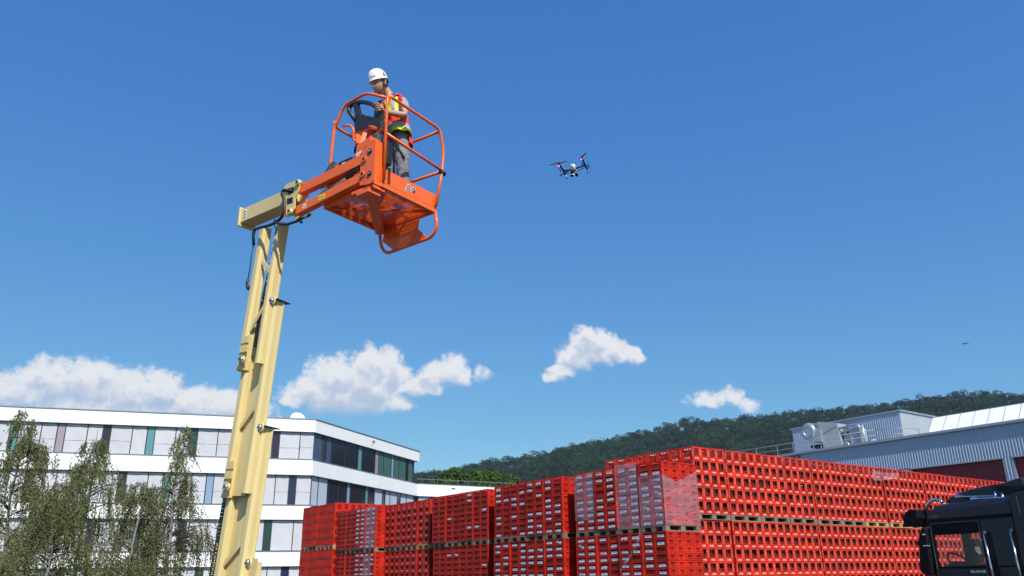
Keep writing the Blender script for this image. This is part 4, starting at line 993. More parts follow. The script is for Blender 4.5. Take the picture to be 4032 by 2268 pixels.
vl.T = facing(p0+LT*.088+FT*.142, (FT*.8+LT*.42)); vl.box(-.04, .04, -.014, .014, 0, .004, 0)
for q in range(6): vl.box(-.03+q*.010, -.024+q*.010, -.005, .005, .0041, .005, 1)
vl.build('name_patch', [mat('patch_green', (.01, .05, .015), .6), mat('patch_print', (.12, .45, .10), .6)], vest)
# belt, harness strap, boots
bl = MB(); bl.tube([pel+V3((0, 0, .075))+LT*.165*math.sin(a)+FT*.135*math.cos(a) for a in [k*math.pi/10 for k in range(20)]], .018, 8, loop=True)
bl.bar(lh+LT*.05+FT*.09+V3((0, 0, .02)), (lh+lk)/2+FT*.085+LT*.06, .035, .012); bl.bar((lh+lk)/2+FT*.085+LT*.06, lk+FT*.02+LT*.095, .03, .012); bl.box(*(0, 0, 0, 0, 0, 0)) if False else None
bl.build('harness', M_blk, person)
fl_ = MB(); fl_.rings([[tuple(pel+V3((0, 0, z))+LT*(.17+.02*(z < 0))*math.cos(a)-FT*.05+LT*.0+V3((0, 0, 0))-FT*(.10+.02*(z < 0))*math.sin(a)) for a in [k*math.pi/8*.9 for k in range(9)]] for z in (-.115, -.06, .0)], 0, True, False, False); fl_.build('shirt_tail', M_vor, person)
for an in (la, ra):
    bt = MB(); add_arr(bt, chain([an+V3((0, 0, .10)), an+V3((0, 0, .0)), an+V3((0, 0, -.045))+FT*.03, an+FT*.15+V3((0, 0, -.055))], [.055, .05, (.045, .04), (.042, .032)])); bt.build('boot', M_blk, person)
# helmet
hl = MB(); prof = []
NH = 40
def hz_(k, s, e=0.): 
    a = 2*math.pi*k/NH; return hp(math.sin(a)*.100*s, math.cos(a)*(.128 if math.cos(a) > 0 else .119)*s-.004, e+.012)
lv = [(1.06, .030), (1.03, .034), (1.0, .045), (.985, .070), (.93, .105), (.80, .138), (.58, .163), (.30, .177), (.04, .182)]
hl.rings([[hz_(k, s, z-.012*math.cos(2*math.pi*k/NH)*(s > .9)) for k in range(NH)] for s, z in lv], 0, True, True)
helm = hl.build('helmet', M_helm, person)
hb_ = MB()
for s_ in (-1, 1): hb_.poly([hp(.1015*s_, .005, .07), hp(.1005*s_, -.032, .072), hp(.089*s_, -.020, .137)])
hb_.build('helmet_vent', M_gry, helm)
lt_ = text_mesh('KASK', .027, M_gsk, 0, .001); lo_ = link('lettering', lt_, helm, mw=facing(hp(.048, .125, .075), (HF*.86+HL*.5+HU*.12), tuple(HU))); sw_ = lo_.modifiers.new('wrap', 'SHRINKWRAP'); sw_.target = helm; sw_.wrap_method = 'PROJECT'; sw_.use_negative_direction = True; sw_.use_positive_direction = True; sw_.use_project_z = True; sw_.offset = .0012
ic = MB(); ic.T = facing(hp(.046, .1165, .108), (HF*.82+HL*.45+HU*.35), tuple(HU)); ic.poly([(-.014, .004, 0), (0, -.006, 0), (.014, .004, 0), (.004, .003, 0), (-.004, .003, 0)][::1]); ic.build('emblem', M_gsk, helm)
hs_ = MB()
for s_ in (-1, 1):
    hs_.tube([hp(.083*s_, .02, .035), hp(.081*s_, .012, -.03), hp(.066*s_, .035, -.085), hp(.0, .066, -.125)], .0048, 6); hs_.tube([hp(.083*s_, -.045, .03), hp(.082*s_, -.02, -.02), hp(.081*s_, .012, -.04)], .0042, 6)
hs_.tube([hp(math.sin(a)*.088, math.cos(a)*.112-.004, .022) for a in [k*math.pi/12+math.pi*.55 for k in range(12)]], .012, 8)
hs_.build('chin_strap', M_blk, helm)

# ================================================================ office building
OFF = frame((-16.41, 67.02), (.9492, .3148))
def sub(o, ang): return Matrix.Translation((o[0], o[1], 0)) @ Matrix.Rotation(R(ang), 4, 'Z')
M_ren = mat('white_render', (.78, .78, .77), .8, var=.015, nscale=.8, bump=.05, bscale=20, dirt=((.55, .54, .50), 1.2, .28), stretch=(1, 1, .3))
M_zinc = mat('zinc_edge', (.28, .30, .33), .4, metal=.6, var=.05)
M_fr = mat('window_frame_dark', (.035, .038, .045), .4)
M_bld = mat('blind_fabric', (.50, .50, .53), .75, var=.04, nscale=1.2, bump=.35, bscale=1.6, rand=.08)
M_bldb = mat('blind_fabric_cool', (.42, .46, .54), .7, var=.04, nscale=1.2, bump=.3, bscale=1.6, rand=.06)
M_fr2 = mat('blind_seam', (.22, .22, .24), .6)
def glass(name, c, rough=.03, spec=.5): return mat(name, c, rough+.12, var=.03, nscale=.7, spec=spec)
M_gdk = glass('glass_dark', (.012, .012, .018), .02, .5); M_teal = glass('glass_teal', (.10, .26, .27)); M_vio = glass('glass_violet', (.32, .26, .30)); M_vdk = glass('glass_dark_violet', (.035, .022, .04)); M_gnv = glass('glass_navy', (.02, .028, .06)); M_gbl = glass('glass_pale_blue', (.22, .31, .44)); M_ggr = glass('glass_dark_green', (.015, .05, .045)); M_gre = glass('glass_green', (.05, .13, .11)); M_slate = glass('glass_slate', (.05, .08, .13))
off = empty('office_building', OFF, 'long white four-storey office building with ribbon windows and grey blinds', 'building')
BFR = sub((0, 0), 52.65); C2 = Vector((.6067*19.64, .795*19.64, 0)); WFR = Matrix.Translation(C2) @ Matrix.Rotation(R(11.65), 4, 'Z')
LV = [(13.82, 14.84), (10.34, 11.555), (6.86, 7.94), (3.38, 4.45), (0, .97)]   # white bands
REC = .26
def band(fr, x0, x1, z0, z1, yb=.30):
    b = MB(); b.T = fr; b.box(x0, x1, 0, yb, z0, z1); return b
for k, (z0, z1) in enumerate(LV):
    a = band(Matrix.Identity(4), -34, 0, z0, z1); a.T = BFR; a.box(0.0, 19.9 if k == 0 else 19.64, .0, .30, z0, z1)
    if k == 0: a.box(19.62, 19.9, .30, 8, z0, z1)
    else: a.T = WFR; a.box(0, 30, .0, .30, z0, z1)
    for xj in (-5.9, -11.8, -17.7, -23.6, -29.5): a.T = None; a.box(xj, xj+.012, -.003, -.0005, z0+.002, z1-.002, 1)
    nm = 'parapet' if k == 0 else 'wall_band'
    w = a.build(nm, [M_ren, M_fr2], off)
    e = MB()
    for fr, x0, x1 in ((Matrix.Identity(4), -34.05, .03), (BFR, .0, 19.95 if k == 0 else 19.7)) + (((WFR, .02, 30),) if k else ()):
        e.T = fr
        if k == 0: e.box(x0, x1, -.05, .42, z1+.002, z1+.075)
        else: e.box(x0, x1, -.035, .262, z1+.002, z1+.05)
    e.build('coping' if k == 0 else 'window_sill', M_zinc, w)
core_ = MB()
core_.prism([(-34, .34), (-.25, .34), (11.55, 15.85), (7, 24), (-34, 24)], 2, 0.01, 14.4)
core_.T = WFR; core_.box(.2, 30, .34, 14, .01, 11.3)
core_.build('inner_wall', M_fr, off)
def win(fr, x0, x1, z0, z1, m, name, y=REC):
    b = MB(); b.T = fr; b.box(x0, x1, y, y+.03, z0, z1)
    return b.build(name, m, off)
def frames(fr, xs, x0, x1, z0, z1):
    b = MB(); b.T = fr
    for x in xs: b.box(x-.035, x+.035, REC-.045, REC-.002, z0, z1)
    b.box(x0, x1, REC-.035, REC-.003, z1-.05, z1-.002) ; b.box(x0, x1, REC-.040, REC-.003, z0+.052, z0+.10)
    return b.build('window_frame', M_fr, off)
rows = [(LV[1][1], LV[0][0]), (LV[2][1], LV[1][0]), (LV[3][1], LV[2][0]), (LV[4][1], LV[3][0])]
NAR = [(2.76, [M_vdk, M_ggr, M_ggr, M_teal, M_vdk, M_vio, M_teal, M_gbl, M_vdk, M_teal]), (1.20, [M_gnv, M_gbl, M_gbl, M_teal, M_vdk, M_vio, M_vdk, M_gbl, M_teal, M_gnv]),
       (2.83, [M_ggr, M_teal, M_gnv, M_ggr, M_vdk, M_ggr, M_teal, M_gbl, M_vio, M_teal]), (1.28, [M_gnv, M_teal, M_ggr, M_gnv, M_teal, M_vdk, M_gnv, M_ggr, M_teal, M_gnv])]
for (z0, z1), (st_, cols) in zip(rows, NAR):
    x = 0.0; xs = [0.02]; i = 0; c = -.02
    def blindto(c, n):
        b = MB(); w_ = c-n; rows_ = []
        for q in range(9):
            rows_.append([(n+w_*p/6, REC+.012*math.sin(p*1.3+q*.9+n), z0+.02+(z1-z0-.02)*q/8) for p in range(7)])
        b.rings(rows_, 0, True, False, False); zs = z0+(z1-z0)*rng.choice((.42, .45, .47)); b.bar((n+.01, REC-.012, zs+rng.uniform(-.03, .03)), (c-.01, REC-.012, zs), .004, .018, m=1) if rng.random() < .7 else None
        for xx in (n+.02, c-.02): b.bar((xx, REC-.014, z0+.05), (xx, REC-.014, z1), .02, .004, m=2)
        b.build('window_blind', [M_bld, M_fr2, M_ren], off)
    edges = []
    while c > -33:
        n = -(st_+3.135*i)
        if n < -34: break
        span = c-n
        if span > 1.9: mid = c-span*.41; blindto(c-.03, mid+.03); blindto(mid-.03, n+.03); edges += [mid]
        else: blindto(c-.03, n+.03)
        win(Matrix.Identity(4), n-.52, n-.02, z0, z1, cols[i % 10], 'tinted_pane'); edges += [n, n-.55]
        c = n-.57; i += 1
    frames(Matrix.Identity(4), [.0]+edges, -34, 0, z0, z1)
def facade(fr, items, z0, z1, xe):
    ed = []
    for (x0, x1, m, nm) in items:
        win(fr, x0+.03, x1-.03, z0+.05, z1, m, nm); ed += [x0]
    frames(fr, ed+[xe], items[0][0], xe, z0, z1)
z0, z1 = rows[0]
facade(BFR, [(.30, 1.66, M_slate, 'window_pane'), (1.66, 1.80, M_bld, 'window_blind'), (1.80, 2.25, M_gnv, 'window_pane'), (2.25, 3.05, M_slate, 'window_pane'), (3.05, 5.3, M_gdk, 'window_pane'), (5.3, 7.62, M_gdk, 'window_pane'), (7.62, 8.31, M_teal, 'tinted_pane'), (8.31, 10.81, M_gdk, 'window_pane'), (10.81, 11.5, M_vio, 'tinted_pane'), (11.5, 12.52, M_gre, 'window_pane'), (12.52, 14.1, M_gre, 'window_pane'),
      (14.1, 14.64, M_gbl, 'tinted_pane'), (14.64, 15.73, M_gre, 'window_pane'), (15.73, 17.26, M_gre, 'window_pane'), (17.26, 17.84, M_gdk, 'window_pane'), (17.84, 18.9, M_gre, 'window_pane')], z0, z1, 18.9)
z0, z1 = rows[1]
facade(BFR, [(.30, 1.35, M_bldb, 'window_blind'), (1.35, 2.80, M_bldb, 'window_blind'), (2.93, 4.5, M_gdk, 'window_pane'), (4.5, 5.96, M_gdk, 'window_pane'), (5.96, 6.52, M_gbl, 'tinted_pane'), (6.52, 9.24, M_gdk, 'window_pane'), (9.24, 9.76, M_teal, 'tinted_pane'), (9.76, 10.97, M_gdk, 'window_pane'), (10.97, 12.52, M_bldb, 'window_blind'), (12.52, 13.08, M_gnv, 'window_pane'), (13.08, 14.07, M_bldb, 'window_blind'), (14.07, 15.6, M_bldb, 'window_blind'), (15.6, 16.29, M_gnv, 'window_pane'), (16.29, 17.64, M_bldb, 'window_blind'), (17.64, 19.3, M_bldb, 'window_blind')], z0, z1, 19.4)
facade(WFR, [(.2, 1.5, M_bldb, 'window_blind'), (1.5, 2.2, M_gnv, 'window_pane'), (2.2, 3.6, M_bldb, 'window_blind'), (3.6, 5.2, M_bldb, 'window_blind'), (5.2, 6.0, M_teal, 'tinted_pane'), (6.0, 8.0, M_bldb, 'window_blind')], z0, z1, 8.0)
for z0, z1 in rows[2:]: facade(BFR, [(.3+k*2.4, .3+k*2.4+(1.8 if k % 2 else 2.4), M_bldb if k % 3 else M_gdk, 'window_blind' if k % 3 else 'window_pane') for k in range(8)], z0, z1, 19.4)
# far end of the top storey
b = MB(); b.T = BFR; b.box(18.92, 18.95, .3, 8, 11.6, 13.8); b.build('window_pane', M_gre, off)
# lamps on the white bands
for fr, x, z in ((BFR, 9.75, 14.0), (WFR, 3.9, 10.75)):
    b = MB(); b.T = fr; b.box(x-.02, x+.02, -.03, -.001, z, z+.55); b.box(x-.02, x+.36, -.10, -.001, z+.50, z+.55); b.build('wall_lamp', M_zinc, off)
# satellite dish on the roof
ds = MB(); dc = Vector((-1.35, 2.0, 15.25)); dn = Vector((.15, -.9, .40)).normalized(); dx_ = Vector((0, 0, 1)).cross(dn).normalized(); dy_ = dn.cross(dx_)
ds.rings([[tuple(dc-dn*(.16*(1-s_*s_))+(dx_*math.cos(a)+dy_*math.sin(a))*.62*s_) for a in [k*math.pi/12 for k in range(24)]] for s_ in (.02, .3, .6, .85, 1.0)], 0, True, False)
ds.rings([[tuple(dc-dn*(.16*(1-s_*s_)+.02)+(dx_*math.cos(a)+dy_*math.sin(a))*.62*s_) for a in [k*math.pi/12 for k in range(24)]] for s_ in (1.0, .85, .6, .3, .02)], 0, True, False)
dish = ds.build('dish_reflector', M_ren)
dr_ = empty('satellite_dish', OFF, 'white satellite dish on the roof near the corner of the office building', 'satellite dish'); dish.parent = dr_
b = MB(); b.cyl((-1.35, 2.2, 14.4), (-1.35, 2.12, 15.1), .04, seg=8); b.build('dish_mast', M_zinc, dr_); b = MB(); b.tube([(-1.35, 1.95, 14.75), (-1.3, 1.4, 15.0), (-1.28, 1.25, 15.3)], .02, 6); b.build('feed_arm', M_zinc, dr_)
# terrace railing on the lower wing
rl = empty('terrace_railing', OFF @ WFR, 'thin pale metal railing on the lower wing of the office building', 'railing')
b = MB(); b.bar((.2, .8, 12.15), (30, .8, 12.15), .05, .05); b.build('handrail', M_zinc, rl)
for k in range(14): b = MB(); b.bar((.9+k*1.35, .8, 11.3), (.9+k*1.35, .8, 12.13), .035, .035); b.build('rail_post', M_zinc, rl)

# ================================================================ industrial hall
HALL = frame((32.332,73.175), (.589, -.808))
M_cor = mat('corrugated_metal', (.36, .42, .52), .42, metal=.25, var=.03, nscale=.6, rand=.0)
M_corl = mat('corrugated_metal_light', (.36, .39, .42), .45, metal=.2, var=.03, nscale=.6)
M_flash = mat('metal_flashing', (.34, .37, .41), .4, metal=.4, var=.04)
M_door = mat('red_roller_door', (.22, .003, .012), .45, var=.12, nscale=.35, stretch=(.3, 1, 3))
M_whp = mat('white_roof_panel', (.82, .82, .80), .55, var=.01)
M_galv = mat('galvanised_duct', (.50, .52, .54), .32, metal=.7, var=.08, nscale=1.4)
hall = empty('industrial_hall', HALL, 'grey corrugated metal hall with red roller doors behind the crates', 'building')
def corrug(b, x0, x1, z0, z1, y=0., pitch=.24, dep=.045, axis=0):
    n = int((x1-x0)/pitch); prof = []
    for k in range(n+1):
        for f, d in ((0, 0), (.32, 0), (.5, dep), (.82, dep)): prof.append((min(x0+(k+f)*pitch, x1), d))
    pr = [(x, y-d) if axis == 0 else (y+d, x) for x, d in prof]
    i = b._v([(p[0], p[1], z0) for p in pr]); j = b._v([(p[0], p[1], z1) for p in pr])
    for k in range(len(pr)-1): b.face((i+k, i+k+1, j+k+1, j+k))
b = MB(); corrug(b, -30, 30, 10.66, 13.15); corrug(b, -30, 2.72, 0, 10.54); corrug(b, 10.27, 10.98, 0, 10.66); corrug(b, 18.4, 19.1, 0, 10.66); corrug(b, 26.6, 30, 0, 10.66)
b.build('metal_cladding', M_cor, hall)
b = MB(); b.box(-30, 30, -.30, .06, 13.16, 13.36); b.box(-30, 30, -.22, .0, 13.12, 13.158); b.build('roof_edge', M_flash, hall)
for x0, x1 in ((2.72, 10.27), (10.98, 18.4), (19.1, 26.6)):
    d = MB(); d.box(x0-.02, x1+.02, .35, .40, 0, 10.60); dd = d.build('roller_door', M_door, hall)
    s_ = MB()
    for k in range(24): s_.box(x0+.03, x1-.03, .325, .3495, .2+k*.43, .2+k*.43+.03)
    s_.build('door_slat', M_door, dd)
    f_ = MB(); f_.box(x0-.05, x1+.05, -.08, .02, 10.545, 10.655); f_.build('door_lintel', M_flash, hall)
    for xx in (x0, x1): q = MB(); q.box(xx-.03, xx+.03, -.05, .34, 0, 10.54); q.build('door_jamb', M_flash, hall)
b = MB(); b.prism([(.07, 0), (30, 0), (30, 13.1), (.07, 13.1)], 0, -29.9, 2.7); b.box(2.7, 30, .45, 30, 0, 13.1); b.build('inner_wall', M_flash, hall)
# penthouse
b = MB(); corrug(b, -12.05, -.10, 13.15, 16.55, 5.0, .22, .035); b.build('penthouse_wall', M_cor, hall)
b = MB(); corrug(b, 5.0, 15.0, 13.15, 16.55, -.10, .22, .03, 1); b.build('penthouse_wall', M_corl, hall)
b = MB(); b.prism([(5.02, 13.12), (15, 13.12), (15, 16.5), (5.02, 16.5)], 0, -12.0, -.14); b.box(-12.2, .05, 4.88, 15.1, 16.555, 16.70); b.build('penthouse_roof', M_flash, hall)
# white sloping roof lights
for k in range(14):
    x0 = 4.55+k*1.215-.0; b = MB(); P = [(x0+.02, .45, 13.40), (x0+1.195, .45, 13.40), (x0+1.195, 1.75, 14.85), (x0+.02, 1.75, 14.85)]
    b.hexa([(p[0], p[1], p[2]-.05) for p in P]+P); b.build('roof_light', M_whp, hall)
b = MB(); b.bar((4.5, 1.80, 14.87), (21.6, 1.80, 14.87), .08, .08)
for k in range(15): x0 = 4.55+k*1.215; b.bar((x0, .43, 13.37), (x0, 1.76, 14.86), .035, .06)
b.prism([(.5, 13.14), (1.76, 13.14), (1.76, 14.80)], 0, 4.56, 21.5); b.build('roof_light_frame', M_flash, hall)
# two small lamps under the roof edge
for x in (-8.85, -8.2):
    b = MB(); b.rings([[(x+.27*math.cos(a), y, 12.95+.11*math.sin(a)) for a in [k*math.pi/10 for k in range(20)]] for y in (-.05, -.16)], 0); b.rings([[(x+.20*math.cos(a), y, 12.95+.07*math.sin(a)) for a in [k*math.pi/10 for k in range(20)]] for y in (-.161, -.17)], 1)
    b.build('wall_lamp', [M_blk, M_flash], hall)
# roof railing
rr = empty('roof_railing', HALL, 'grey metal safety railing along the roof edge of the corrugated hall', 'railing')
b = MB(); b.tube([(-30, .35, 14.43), (-.2, .35, 14.40)], .028, 6); b.tube([(-30, .35, 13.92), (-.2, .35, 13.90)], .022, 6); b.tube([(-.2, .35, 14.40), (2.0, 1.4, 14.35), (2.2, 3.5, 14.35)], .025, 6); b.tube([(-.2, .35, 13.90), (2.0, 1.4, 13.85), (2.2, 3.5, 13.85)], .02, 6); b.build('handrail', M_flash, rr)
for x in (-27, -24, -21.3, -18.6, -16, -13.3, -10.75, -8.9, -6.6, -4.9, -2.6, .25):
    b = MB(); b.bar((x, .35 if x < 0 else .6, 13.36), (x, .35 if x < 0 else .6, 14.42), .05, .05, m=0); b.build('rail_post', M_galv, rr)
b = MB(); b.bar((2.2, 3.5, 13.3), (2.2, 3.5, 14.36), .04, .04); b.build('rail_post', M_galv, rr)
# ventilation unit: fan scroll, duct boxes, control cabinet, chimneys
vu = empty('ventilation_unit', HALL, 'silver rooftop ventilation unit with round fan housing and duct', 'ventilation unit')
fx, fz, fr_ = -7.75, 15.45, .78
b = MB()
scroll = [(fx+fr_*1.28*math.cos(a)*(1.0 if a < 4 else 1.05), fz+fr_*1.18*math.sin(a)) for a in [math.pi*.5+k*math.pi*1.25/18 for k in range(19)]]
sc2 = [(fx+.1, fz+fr_*1.1)]+[(fx-fr_*1.05*math.sin(k*math.pi/16*1.0), fz+fr_*1.1*math.cos(k*math.pi/16)) for k in range(1, 15)]+[(fx+.2, fz-fr_*1.35), (fx+1.3, fz-fr_*1.5), (fx+1.35, fz-.15), (fx+.85, fz+.1)]
b.prism(sc2, 1, 1.5, 3.3, 0); b.build('fan_housing', M_galv, vu, bevel=.03)
b = MB(); b.rings([[(fx+r_*math.cos(a), y, fz+r_*math.sin(a)) for a in [k*math.pi/14 for k in range(28)]] for r_, y in ((.80, 1.49), (.80, 1.40), (.56, 1.33), (.46, 1.30), (.42, 1.50))], 0, True, False); b.build('fan_ring', M_galv, vu)
b = MB(); b.rings([[(fx+r_*math.cos(a), 1.49, fz+r_*math.sin(a)) for a in [k*math.pi/10 for k in range(20)]] for r_ in (.01, .45)], 0, False, False); b.build('fan_inlet', M_whp, vu)
b = MB(); P = lambda x, z, y: (x, y, z)
b.hexa([(-6.45, 1.7, 13.7), (-4.55, 1.9, 13.5), (-4.55, 3.3, 13.5), (-6.45, 3.4, 13.7), (-6.75, 1.7, 16.28), (-4.75, 1.9, 15.85), (-4.75, 3.3, 15.85), (-6.75, 3.4, 16.28)]); b.build('duct_box', M_corl, vu, bevel=.02)
b = MB(); b.hexa([(-7.35, 1.8, 15.0), (-6.7, 1.8, 14.9), (-6.7, 3.2, 14.9), (-7.35, 3.2, 15.0), (-7.6, 1.8, 16.05), (-6.75, 1.8, 16.26), (-6.75, 3.2, 16.26), (-7.6, 3.2, 16.05)]); b.build('duct_transition', M_galv, vu)
b = MB(); b.box(-7.2, -6.2, 1.9, 3.2, 13.15, 13.68); b.box(-8.0, -6.5, 1.9, 3.2, 13.9, 14.15); b.build('fan_base', M_blk, vu)
b = MB(); b.box(-4.45, -3.75, 2.2, 3.3, 13.15, 15.35, 0); b.box(-4.1, -3.85, 2.18, 2.2, 14.7, 15.0, 1); b.box(-4.05, -3.82, 2.18, 2.2, 14.36, 14.62, 2); b.box(-3.72, -2.75, 2.1, 3.3, 13.15, 15.2, 3); b.build('control_cabinet', [M_flash, mat('warning_red', (.5, .01, .01), .5), mat('warning_yellow', (.75, .5, .02), .5), M_corl], vu, bevel=.01)
b = MB(); b.tube(rounded([(-4.7, 2.0, 15.35), (-2.75, 2.0, 15.42), (-2.55, 2.0, 15.2), (-2.55, 2.0, 13.2)], .2), .10, 10); b.build('exhaust_pipe', M_galv, vu)
b = MB(); b.cyl((-2.25, 2.0, 13.15), (-2.25, 2.0, 15.4), .10, seg=12); b.build('exhaust_pipe', M_galv, vu)
b = MB(); b.tube(rounded([(-4.45, 1.9, 13.75), (-4.1, 1.9, 13.95), (-3.85, 1.9, 13.7), (-3.85, 1.9, 13.2)], .2), .09, 10); b.build('exhaust_pipe', M_galv, vu)
b = MB(); b.bar((-6.75, 1.6, 14.9), (-6.5, 1.6, 13.2), .05, .05); b.bar((-5.9, 1.62, 15.45), (-4.72, 1.84, 15.7), .01, .12, m=0); b.build('support_strut', M_flash, vu)
b = MB(); b.ball((-1.5, 2.2, 13.5), .42, 14, 0, (1, 1, 1)); b.build('roof_dome', M_corl, vu)

# ================================================================ truck
TRK = frame((7.932,16.158), (.4067, -.9135))
M_trk = mat('truck_black_paint', (.011, .010, .014), .38, var=.10, nscale=2, coat=.08, bump=.02, bscale=9)
M_trm = mat('truck_black_trim', (.005, .005, .006), .6, var=.1, spec=.2)
M_chr = mat('chrome', (.72, .72, .74), .16, metal=1, var=.05)
def clear_glass(name, tint, k):
    m = bpy.data.materials.new(name); m.use_nodes = True; t = m.node_tree; t.nodes.clear()
    a = nd(t, 'ShaderNodeBsdfTransparent'); a.inputs[0].default_value = (*tint, 1); g_ = nd(t, 'ShaderNodeBsdfGlossy'); g_.inputs[0].default_value = (.9, .95, 1, 1)
    n = nd(t, 'ShaderNodeTexNoise'); n.inputs['Scale'].default_value = 3; t.links.new(mth(t, 'MULTIPLY_ADD', n.outputs[0], .06, .01), g_.inputs[1])
    x = nd(t, 'ShaderNodeMixShader'); x.inputs[0].default_value = k; o = nd(t, 'ShaderNodeOutputMaterial'); t.links.new(a.outputs[0], x.inputs[1]); t.links.new(g_.outputs[0], x.inputs[2]); t.links.new(x.outputs[0], o.inputs[0]); return m
M_tg = clear_glass('cab_glass', (.88, .86, .86), .025)
truck = empty('truck', TRK, 'black truck cab with chrome horns parked in front of the bottle crates', 'truck')
W = 2.35
c = MB()
for y0, y1 in ((0, .05), (W-.05, W)):
    c.box(-.05, 1.66, y0, y1, 1.15, 2.31); c.box(-.05, .00, y0, y1, 2.31, 3.14); c.box(.98, 1.66, y0, y1, 2.31, 3.14); c.box(.0, .98, y0, y1, 3.08, 3.14)
c.box(-.05, .03, .05, W-.05, 1.15, 2.31); c.box(-.03, .03, .05, W-.05, 3.02, 3.14); c.box(1.60, 1.66, .05, W-.05, 1.15, 3.14); c.box(.03, 1.6, .05, W-.05, 1.15, 1.6)
c.box(-.35, 1.66, .02, W-.02, .45, 1.149)
cab = c.build('cab', M_trk, truck, bevel=.02)
c = MB(); c.rings([[(x0, y, z) for (x0, z) in pr] for y, pr in ((-.005, [(-.10, 3.17), (1.67, 3.17), (1.67, 3.36), (.05, 3.34)]), (.06, [(-.14, 3.16), (1.67, 3.16), (1.67, 3.46), (.12, 3.43)]), (.30, [(-.16, 3.16), (1.67, 3.16), (1.67, 3.52), (.18, 3.48)]), (W-.3, [(-.16, 3.16), (1.67, 3.16), (1.67, 3.52), (.18, 3.48)]), (W-.06, [(-.14, 3.16), (1.67, 3.16), (1.67, 3.46), (.12, 3.43)]), (W+.005, [(-.10, 3.17), (1.67, 3.17), (1.67, 3.36), (.05, 3.34)]))], 0, False)
roof = c.build('cab_roof', M_trk, truck, bevel=.02)
c = MB(); c.prism([(-.06, 3.10), (.0, 3.10), (.0, 2.31), (-.05, 2.31)], 1, .0, .0001) if False else None
c.box(-.06, 1.67, -.012, .0, 3.135, 3.165); c.box(-.06, -.045, -.01, .02, 1.2, 3.13); c.box(1.005, 1.02, -.008, .001, 1.2, 3.12); c.box(.0, .985, -.014, -.001, 2.300, 2.335); c.box(.03, .96, -.01, .02, 2.895, 2.91)
c.build('door_trim', M_trm, cab)
c = MB(); c.box(.99, 1.003, -.012, .001, 1.2, 3.12); c.box(-.045, -.03, -.014, .0, 1.2, 3.08); c.box(-.03, .985, -.0125, -.001, 3.10, 3.112); c.build('window_rubber', M_gry, cab)
c = MB(); c.box(.0, .98, .02, .028, 2.91, 3.08); c.build('sun_blind', M_trm, cab)
gl1 = MB(); gl1.box(.0, .98, .03, .034, 2.33, 2.90); gl1.build('side_window', M_tg, cab)
gl1 = MB(); gl1.box(.0, .98, W-.034, W-.03, 2.33, 3.08); gl1.build('side_window', M_tg, cab)
gl1 = MB(); gl1.poly([(-.04, .06, 2.31), (-.04, W-.06, 2.31), (-.02, W-.06, 3.03), (-.02, .06, 3.03)]); gl1.build('windscreen', M_tg, cab)
c = MB(); c.box(-.05, .06, W-.16, W-.05, 2.31, 3.1); c.box(.3, .8, .9, 1.5, 1.6, 2.25); c.prism([(.0, 2.31), (.35, 2.31), (.30, 2.38), (.05, 2.36)], 1, .1, W-.1); c.box(.03, 1.6, .06, W-.06, 3.0, 3.03)
c.build('dashboard', M_trm, cab)
c = MB(); c.box(.125, .30, .58, .62, 1.6, 3.0); c.build('far_pillar_panel', M_trm, cab)  # dark panel added inside the cab in place of the far door pillar
c = MB(); ctr = Vector((.10, .45, 2.40)); n_ = Vector((.75, 0, .66)).normalized(); u1 = Vector((0, 1, 0)); u2 = n_.cross(u1)
c.tube([ctr+(u1*math.cos(a)+u2*math.sin(a))*.24 for a in [k*math.pi/14 for k in range(28)]], .019, 8, loop=True); c.bar(ctr-u1*.23, ctr+u1*.23, .05, .02, upv=tuple(n_)); c.cyl(ctr, ctr-n_*.3, .03, seg=8)
c.build('steering_wheel', M_trm, cab)
# visor, far mirror, near mirror and front corner
c = MB(); P = [(-0.669,0.300,3.262), (-0.580,0.300,3.363), (-0.478,0.300,3.410), (-0.313,0.300,3.397), (-0.312,0.300,3.238), (-0.419,0.300,3.077), (-0.657,0.300,3.090)]
c.prism([(p[0], p[2]) for p in P], 1, .02, W-.02); c.build('sun_visor', M_trm, truck, bevel=.02)
c = MB(); P = [(-0.168,0.000,3.045), (-0.214,0.000,2.944), (-0.313,0.000,2.785), (-0.332,0.000,2.725), (-0.290,0.000,2.705), (-0.366,0.000,2.254), (-0.246,0.000,2.171), (-0.111,0.000,2.170), (-0.077,0.000,2.752), (-0.082,0.000,3.040)]
c.prism([(p[0], p[2]) for p in P], 1, -.10, .06); c.build('near_mirror', M_trm, truck, bevel=.025)
c = MB(); c.bar((-0.161,-0.120,2.714), (-0.001,-0.120,2.712), .015, .015); c.bar((-0.139,-0.120,2.921), (-0.066,-0.120,2.913), .015, .02); c.build('mirror_bracket', M_chr, truck)
c = MB(); P = [(-1.191,2.550,2.898), (-1.050,2.550,2.902), (-1.026,2.550,2.746), (-1.049,2.550,2.415), (-1.202,2.550,2.403), (-1.206,2.550,2.727)]; c.prism([(p[0], p[2]) for p in P], 1, W+.10, W+.30); fm = c.build('far_mirror', M_trm, truck, bevel=.02)
c = MB(); P = [(-1.070,2.400,2.727), (-0.960,2.400,2.733), (-0.946,2.400,2.590), (-0.986,2.400,2.571), (-1.055,2.400,2.634)]; c.prism([(p[0], p[2]) for p in P], 1, W+.085, W+.099); c.build('mirror_glass', M_chr, fm)
